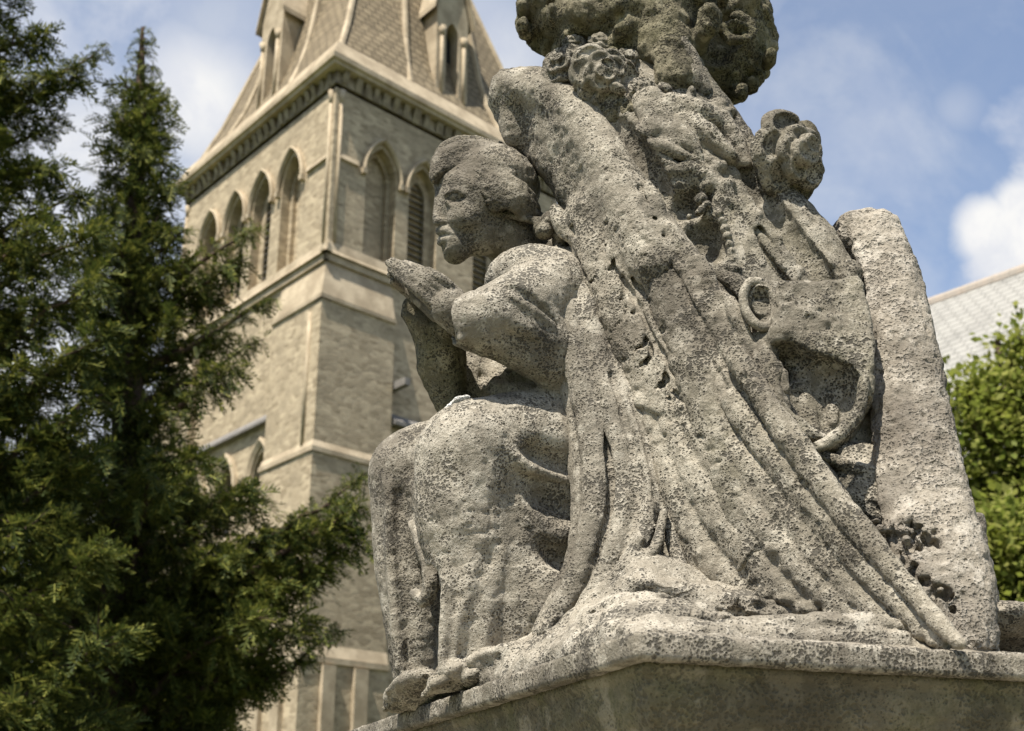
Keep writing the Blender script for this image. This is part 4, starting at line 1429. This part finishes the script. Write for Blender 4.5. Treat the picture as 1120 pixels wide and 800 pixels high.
for b in (-5.3, 5.3):
    m.add([N(-2.5, b - 0.25, 0), N(15.6, b - 0.25, 0), N(15.6, b + 0.25, 0), N(-2.5, b + 0.25, 0), N(-2.5, b - 0.25, zr - 6.3), N(15.6, b - 0.25, zr - 6.3), N(15.6, b + 0.25, zr - 6.3), N(-2.5, b + 0.25, zr - 6.3)],
          [(0, 1, 2, 3), (4, 7, 6, 5), (0, 4, 5, 1), (1, 5, 6, 2), (2, 6, 7, 3), (3, 7, 4, 0)])
m.build('wall', 'rubble', nave)


def nf(s, o, z): return N(s, 5.55 + o, z)


for c in (-0.5, 3.5, 7.5, 11.5):
    m = MB(); out = arch(c, 0.7, 2.6, 4.6, 6)
    n = len(out)
    m.add([nf(a, 0.02, z) for a, z in out], [tuple(range(n))])
    wo = m.build('window', 'glass', nave)
    h = MB(); pth = []
    for a, z in arch(c, 0.75, 2.6, 4.6, 6):
        dx, dz = a - c, max(z - 4.6, 0); L = math.hypot(dx, dz) + 1e-6
        pth.append((nf(a, 0, z), NX * (dx / L) + AZ * (dz / L), NY))
    h.sweep(pth, [(-0.06, -0.02), (-0.06, 0.10), (0.16, 0.10), (0.16, -0.02)])
    h.build('window_surround', 'ashlar', wo)

# =================================================================== GROUND
m, t, b, co = new_mat('grass_ground')
n1 = t.noise(co, 0.25, 5, 0.6); n2 = t.noise(co, 9, 5, 0.7)
col = t.mix(n1, (0.05, 0.075, 0.02), (0.085, 0.095, 0.03)); col = t.mix(t.math('MULTIPLY', n2, 0.6), col, (0.03, 0.045, 0.012))
t.l(col, b.inputs['Base Color']); bump(t, b, n2, 0.8, 0.05)
MAT['grass'] = m
xs = np.linspace(-420, 420, 85)
gx, gy = np.meshgrid(xs, xs, indexing='ij')
gv = np.stack([gx.ravel(), gy.ravel(), np.zeros(gx.size)], 1)
i, j = np.meshgrid(np.arange(84), np.arange(84), indexing='ij')
q = (i * 85 + j).ravel()
gf = np.stack([q, q + 85, q + 86, q + 1], 1)
g = mesh_obj('ground', gv, gf, 'grass')
g['kind'] = 'structure'

m, t, b, co = new_mat('bounce_gravel')
gv_ = t.vor(co, 60); gc = t.vor(co, 60, 'F1', 'Color')
sg = t.n('ShaderNodeSeparateColor'); t.l(gc, sg.inputs[0])
t.l(t.mix(sg.outputs[0], (0.46, 0.42, 0.34), (0.33, 0.29, 0.23)), b.inputs['Base Color']); bump(t, b, gv_, 0.7, 0.01)
MAT['bounce_gravel'] = m
pv = [ped(u, v, 0) * np.array([1, 1, 0]) + np.array([0, 0, 0.004]) for u, v in ((-2.2, -2.0), (U1 + 1.2, -2.0), (U1 + 1.2, -0.2), (U1 + 1.2, V1 + 1.5), (-0.2, V1 + 1.5), (-2.2, V1 + 1.5))]
bounce_path = mesh_obj('path', pv, [(0, 1, 2, 3, 4, 5)], 'bounce_gravel')  # unseen pale gravel, added to bounce light up under the pedestal rim
bounce_path['kind'] = 'structure'
# =================================================================== TREES
def leaf_mat(name, a, b_, c_, trans=0.35):
    m = bpy.data.materials.new(name); m.use_nodes = True
    t = NT(m.node_tree)
    out = t.n('ShaderNodeOutputMaterial')
    geo = t.n('ShaderNodeNewGeometry'); tc = t.n('ShaderNodeTexCoord')
    n1 = t.noise(tc.outputs['Object'], 2.2, 3, 0.6)
    col = t.mix(t.step(n1, 0.35, 0.68), a, b_)
    col = t.mix(t.step(geo.outputs['Random Per Island'], 0.45, 1.0), col, c_)
    d = t.n('ShaderNodeBsdfPrincipled'); d.inputs['Roughness'].default_value = 0.6; d.inputs['Specular IOR Level'].default_value = 0.15
    t.l(col, d.inputs['Base Color'])
    tr = t.n('ShaderNodeBsdfTranslucent'); t.l(col, tr.inputs[0])
    ms = t.n('ShaderNodeMixShader'); ms.inputs[0].default_value = trans
    t.l(d.outputs[0], ms.inputs[1]); t.l(tr.outputs[0], ms.inputs[2]); t.l(ms.outputs[0], out.inputs[0])
    return m


MAT['yew'] = leaf_mat('yew_needles', (0.035, 0.05, 0.013), (0.08, 0.098, 0.02), (0.20, 0.20, 0.042), 0.33)
MAT['leaf'] = leaf_mat('green_leaves', (0.14, 0.175, 0.03), (0.23, 0.25, 0.045), (0.31, 0.31, 0.085), 0.55)
MAT['bark'] = plain_mat('bark', (0.10, 0.065, 0.045), (0.06, 0.042, 0.03), 5.0, (0.03, 0.022, 0.016))


def branch_mesh(branches, k=5):
    V = []; Fc = []
    for pts in branches:
        n0 = len(V)
        P = np.array(pts)
        for i, p in enumerate(P):
            d = Vector(P[min(i + 1, len(P) - 1)][:3] - P[max(i - 1, 0)][:3])
            if d.length < 1e-6: d = Vector((0, 0, 1))
            d.normalize(); e1 = d.orthogonal().normalized(); e2 = d.cross(e1)
            for j in range(k):
                a = 2 * math.pi * j / k
                V.append(np.array(p[:3]) + p[3] * (math.cos(a) * np.array(e1) + math.sin(a) * np.array(e2)))
        for i in range(len(P) - 1):
            for j in range(k):
                a = n0 + i * k + j; b = n0 + i * k + (j + 1) % k
                Fc.append((a, b, b + k, a + k))
    return np.array(V), Fc


def sprays(P, D, L, rng, pairs=6, width=0.30, needle=0.42):
    """P tips (n,3), D directions (n,3), L lengths (n). One flat drooping frond each: midrib blade and needle blades either side"""
    n = len(P)
    D = D / np.linalg.norm(D, axis=1, keepdims=True)
    R = rng.normal(size=(n, 3)) * 0.45 + np.array([0, 0, 1.0])
    S = np.cross(D, R); S /= np.linalg.norm(S, axis=1, keepdims=True)
    U = np.cross(S, D)
    tris = []
    w = width
    for i in range(pairs):
        t = (i + 0.3) / pairs
        c = P + D * (L * t)[:, None] - np.array([0, 0, 1.0]) * (0.25 * L * t * t)[:, None]
        ln = L * needle * (1 - 0.62 * t) * rng.uniform(0.75, 1.15, n)
        for sg in (-1, 1):
            jit = rng.normal(size=(n, 3)) * 0.12
            ax = S * sg * 0.8 + D * 0.65 + U * 0.10 + jit
            tip = c + ax * ln[:, None]
            b0 = c - D * (L * w * 0.16)[:, None]; b1 = c + D * (L * w * 0.16)[:, None]
            mid = c + ax * (ln * 0.55)[:, None]
            tris.append(np.stack([b0, mid - D * (L * w * 0.22)[:, None], tip, b1 + (mid - c) * 0.8], 1))
    end = P + D * L[:, None] - np.array([0, 0, 1.0]) * (0.25 * L)[:, None]
    tris.append(np.stack([P - S * (0.02 * L)[:, None], P + S * (0.02 * L)[:, None], end + S * (0.05 * L)[:, None], end - S * (0.02 * L)[:, None]], 1))
    A = np.concatenate(tris, 0).reshape(-1, 3)
    Fq = np.arange(len(A), dtype=np.int32).reshape(-1, 4)
    return A, Fq


def yew(label, base_px, depth, zt, limbs, generic, seed, cat='tree', top=None):
    """limbs: list of (x,y px, depth offset) tip targets; generic(z)->radius m"""
    rng = np.random.default_rng(seed)
    b = W(base_px, 700, depth); b[2] = 0
    root = empty('yew_tree', b, label, cat)
    tx = W(top[0], top[1], depth) if top else np.array([b[0], b[1], zt])
    def tr(z):
        f = z / tx[2]
        return b * (1 - f) + tx * f + np.array([0.05 * math.sin(z * 2.1), 0.05 * math.cos(z * 1.7), 0]) * (1 - f)
    trunk = [[*tr(z), 0.22 * (1 - z / tx[2]) ** 0.8 + 0.012] for z in np.linspace(0, tx[2], 24)]
    br = [trunk]
    SP, SDr, SL = [], [], []

    def limb(p0, p1, r0, dens, spread, bow=0.15):
        L = np.linalg.norm(p1 - p0)
        n = max(5, int(L / 0.12))
        pts = []
        for i in range(n + 1):
            t = i / n
            p = p0 * (1 - t) + p1 * t + np.array([0, 0, bow * L * math.sin(math.pi * t) * (1 if t < .5 else .7)])
            p = p + rng.normal(size=3) * 0.012
            pts.append([*p, r0 * (1 - t) + 0.003])
        br.append(pts)
        C = np.array(pts)[:, :3]
        dirn = (p1 - p0) / L
        cnt = int(dens * L)
        for _ in range(cnt):
            t = rng.uniform(0.05, 1.0) ** 0.8
            k = t * n; i = min(int(k), n - 1)
            c = C[i] + (C[i + 1] - C[i]) * (k - i)
            sp = spread * (0.35 + 0.65 * math.sin(math.pi * min(1, 0.12 + 0.86 * t)))
            off = rng.normal(size=3) * np.array([sp, sp, sp * 0.55]) * 0.6
            off[2] -= abs(off[2]) * 0.2
            d = off * 1.2 + dirn * 0.5 * sp * 3 + rng.normal(size=3) * 0.15 + np.array([0, 0, -0.10])
            SP.append(c + off); SDr.append(d); SL.append(rng.uniform(0.09, 0.19) * (0.6 if spread < 0.11 else 1.0))
        # side twigs
        for _ in range(int(L * 7)):
            i = rng.integers(n // 4, n)
            d = rng.normal(size=3) * np.array([1, 1, 0.4]) + dirn
            d /= np.linalg.norm(d)
            q = C[i] + d * spread * rng.uniform(0.6, 1.3)
            br.append([[*C[i], 0.006], [*((C[i] + q) / 2 + np.array([0, 0, 0.02])), 0.005], [*q, 0.002]])

    for (x, y, dd, sp) in limbs:
        tip = W(x, y, depth + dd)
        h = np.linalg.norm((tip - tr(tip[2]))[:2])
        p0 = tr(max(0.6, tip[2] - 0.55 * h))
        limb(p0, tip, 0.018 + 0.02 * h, 230, sp, -0.05)
    ga = 0
    z = 1.2
    while z < tx[2] - 0.1:
        R = generic(z)
        ga += 2.39996 + rng.uniform(-0.3, 0.3)
        L = R * rng.uniform(0.65, 1.1)
        p0 = tr(z)
        tip = p0 + np.array([math.cos(ga) * L, math.sin(ga) * L, L * rng.uniform(0.35, 0.8)])
        limb(p0, tip, 0.012 + 0.02 * L, 175, min(0.12, 0.05 + 0.35 * R) + 0.09 * min(L, 1.2))
        z += 0.055 + 0.03 * rng.random()
    # leader
    limb(tr(tx[2] - 0.8), tx, 0.015, 90, 0.05, 0.0)
    for z in np.arange(1.0, tx[2] - 0.9, 0.5):
        limb(tr(z), tr(z + 0.6), 0.01, 150, 0.10 + 0.24 * min(1, generic(z)), 0.0)
    V, Fc = branch_mesh(br)
    mesh_obj('trunk', V, Fc, 'bark', root, True)
    A, Fq = sprays(np.array(SP), np.array(SDr), np.array(SL), rng)
    mesh_obj('crown', A, Fq, 'yew', root)
    return root


def prof(pairs, depth):
    """(py, radius px) -> radius in m by height"""
    zz = [(W(560, y, depth)[2], M(r, y, depth)) for y, r in pairs]
    zz.sort()
    Zs = [a for a, _ in zz]; Rs = [c for _, c in zz]
    return lambda z: float(np.interp(z, Zs, Rs))


DB = 8.6
yew('slender pointed dark yew tree standing in front of the church tower', 165, DB, 0,
    [(280, 246, -0.2, .10), (262, 285, -0.1, .11), (293, 325, -0.1, .10), (240, 318, 0.1, .12), (258, 400, -0.2, .12), (240, 372, .2, .12), (285, 372, 0, .10),
     (330, 566, -0.2, .14), (392, 548, -0.3, .14), (402, 520, -0.2, .10), (395, 585, -0.2, .15), (350, 620, 0, .18), (340, 675, -0.2, .16), (300, 725, 0, .2), (360, 570, .2, .14), (290, 640, -.3, .2), (300, 600, .1, .18), (250, 610, -.3, .2),
     (375, 690, 0, .05), (250, 770, 0, .18), (200, 540, -.2, .14), (250, 565, 0, .10),
     (186, 105, 0, .06), (184, 150, 0, .08), (190, 205, 0, .09), (126, 130, 0, .07), (118, 190, 0, .09), (205, 250, -.2, .10), (104, 260, 0, .14), (96, 330, 0, .15), (90, 400, 0, .15)],
    prof([(35, 5), (110, 20), (200, 36), (260, 52), (350, 66), (450, 56), (520, 62), (600, 170), (700, 190), (850, 190), (1100, 160)], DB), 5, top=(156, 30))
DA = 7.2
yew('broad dark yew tree taller than its pointed neighbour beside the church tower', -75, DA, 0,
    [(118, 50, -0.1, .09), (84, 84, 0, .11), (50, 30, 0, .14), (72, 130, .1, .10), (60, 175, 0, .14), (108, 245, -.1, .17), (112, 300, -.2, .19), (122, 360, -.2, .18), (112, 430, -.2, .2), (90, 210, .1, .15), (100, 500, -.1, .2), (80, 330, .2, .18), (90, 395, .1, .18),
     (60, 480, 0, .17), (110, 600, -.2, .22), (130, 690, -.2, .23), (120, 780, -.1, .23), (50, 560, -.3, .23), (50, 650, -.3, .23), (50, 760, -.3, .23), (20, 80, -.2, .16), (40, 250, -.3, .18), (30, 400, -.3, .18), (20, 180, 0, .16)],
    prof([(-400, 30), (-150, 70), (0, 85), (200, 100), (400, 130), (600, 170), (800, 200), (1100, 200)], DA), 9, top=(-50, -420))
DC = 11.5
yew('shorter dark yew tree seen through the gap behind the two taller ones', 70, DC, 0,
    [(150, 620, 0, .3), (60, 610, 0, .3), (200, 640, 0, .3), (250, 700, 0, .3), (220, 760, 0, .3), (300, 690, 0, .25), (120, 690, -.3, .3), (180, 700, -.3, .3), (20, 640, 0, .3)],
    prof([(540, 20), (590, 110), (650, 180), (800, 220), (1000, 230)], DC), 13, top=(75, 530))


# ------------------------------------------------------------------ broadleaf trees beyond the monument
def broadleaf(label, px, depth, blobs, seed, n):
    rng = np.random.default_rng(seed)
    b = W(px, 800, depth); b[2] = 0
    root = empty('green_tree', b, label, 'tree')
    Cs = [(W(x, y, depth + dd), M(r, y, depth)) for x, y, r, dd in blobs]
    top = max(c[2] for c, _ in Cs)
    br = [[[*(b + np.array([0.04 * math.sin(z), 0, z])), 0.20 * (1 - z / (top + 1)) + 0.02] for z in np.linspace(0, top, 10)]]
    P = []; Dn = []
    for c, r in Cs:
        p0 = b + np.array([0, 0, max(1.2, c[2] - 1.2 * r - 0.6)])
        br.append([[*p0, 0.07], [*((p0 + c) / 2 + np.array([0, 0, .15])), 0.05], [*c, 0.02]])
        k = int(n * r * r / sum(q * q for _, q in Cs) / 26) + 6
        cl = rng.normal(size=(k, 3)); cl /= np.linalg.norm(cl, axis=1, keepdims=True)
        cl = c + cl * (r * rng.uniform(0.25, 1.05, k) ** 0.6)[:, None]
        for q in cl:
            br.append([[*c, 0.02], [*q, 0.004]])
            m_ = 26
            o = rng.normal(size=(m_, 3)) * np.array([0.2, 0.2, 0.13])
            P.append(q + o); Dn.append(o + rng.normal(size=(m_, 3)) * 0.15)
    P = np.concatenate(P); Dn = np.concatenate(Dn)
    Dn /= np.linalg.norm(Dn, axis=1, keepdims=True)
    Rv = rng.normal(size=Dn.shape) * 0.5 + np.array([0, 0, 1.0])
    S = np.cross(Dn, Rv); S /= np.linalg.norm(S, axis=1, keepdims=True)
    L = rng.uniform(0.08, 0.17, len(P))[:, None]
    A = np.stack([P, P + Dn * L * .5 + S * L * .32, P + Dn * L, P + Dn * L * .5 - S * L * .32], 1).reshape(-1, 3)
    V, Fc = branch_mesh(br)
    mesh_obj('trunk', V, Fc, 'bark', root, True)
    mesh_obj('crown', A, np.arange(len(A), dtype=np.int32).reshape(-1, 4), 'leaf', root)


broadleaf('bright green broadleaf tree rising in front of the slate roof', 1150, 17.5,
          [(1125, 412, 40, 0), (1160, 390, 40, 0), (1092, 446, 36, 0), (1130, 460, 55, 0), (1075, 480, 38, -.2), (1058, 450, 24, 0), (1180, 440, 60, 0), (1100, 530, 52, 0), (1060, 550, 40, 0), (1150, 560, 60, 0), (1210, 540, 60, 0), (1118, 372, 18, 0), (1048, 425, 16, 0), (1045, 500, 30, 0)], 31, 13000)
broadleaf('lower green tree with its foliage close behind the upright wing', 1110, 15.0,
          [(1110, 600, 48, 0), (1070, 610, 40, 0), (1140, 650, 50, 0), (1090, 670, 50, 0), (1050, 660, 36, 0), (1120, 720, 55, 0), (1060, 730, 50, 0), (1180, 700, 55, 0), (1020, 700, 40, 0), (1180, 620, 50, 0)], 32, 17000)

# =================================================================== SKY
w = bpy.data.worlds.new('World'); SC.world = w; w.use_nodes = True
t = NT(w.node_tree)
out = t.n('ShaderNodeOutputWorld')
sky = t.n('ShaderNodeTexSky'); sky.sky_type = 'NISHITA'; sky.sun_disc = False
sky.sun_elevation = SUN_EL
sky.sun_rotation = math.atan2(SUN_AZ[0], SUN_AZ[1])
sky.air_density = 1.0; sky.dust_density = 1.2; sky.ozone_density = 2.2
bg = t.n('ShaderNodeBackground'); bg.inputs[1].default_value = 0.10
t.l(sky.outputs[0], bg.inputs[0])
tc = t.n('ShaderNodeTexCoord')
D_ = tc.outputs['Generated']
nA = t.noise(D_, 5.0, 9, 0.6, 0.4)
nB = t.noise(D_, 13.0, 8, 0.62, 0.3)


def blob(px, py, rad, soft):
    d = Vector(ray(px, py)).normalized()
    dp = t.n('ShaderNodeVectorMath', operation='DOT_PRODUCT'); dp.inputs[1].default_value = d
    t.l(D_, dp.inputs[0])
    ang = t.math('ARCCOSINE', dp.outputs['Value'])
    a = t.math('ADD', ang, t.math('MULTIPLY', t.math('SUBTRACT', nB, 0.5), rad * 1.5))
    a = t.math('ADD', a, t.math('MULTIPLY', t.math('SUBTRACT', nA, 0.5), rad * 1.1))
    return t.step(a, rad + soft, rad - soft)


cl = t.math('ADD', t.math('MULTIPLY', t.step(nA, 0.47, 0.72), 0.26), 0.13)
for (x, y, r, s, k) in ((1082, 250, .026, .012, 1.0), (1150, 265, .055, .016, 1.0), (1115, 222, .02, .012, 1.0), (215, 110, .05, .04, 1.0), (100, 180, .08, .06, .9), (240, 40, .06, .07, .5), (540, 70, .06, .06, .7), (510, 15, .05, .05, .6), (1045, 120, .018, .02, .35), (-200, 300, .25, .12, .9), (1500, 420, .22, .1, .9), (700, -500, .3, .2, .5), (80, 520, .2, .15, .8)):
    cl = t.math('MAXIMUM', cl, t.math('MULTIPLY', blob(x, y, r, s), k))
cbg = t.n('ShaderNodeBackground'); cbg.inputs[1].default_value = 0.54
shade = t.mix(t.step(nB, 0.38, 0.62), (0.80, 0.82, 0.88), (1.0, 0.99, 0.97))
t.l(shade, cbg.inputs[0])
ms = t.n('ShaderNodeMixShader')
t.l(cl, ms.inputs[0]); t.l(bg.outputs[0], ms.inputs[1]); t.l(cbg.outputs[0], ms.inputs[2]); t.l(ms.outputs[0], out.inputs[0])
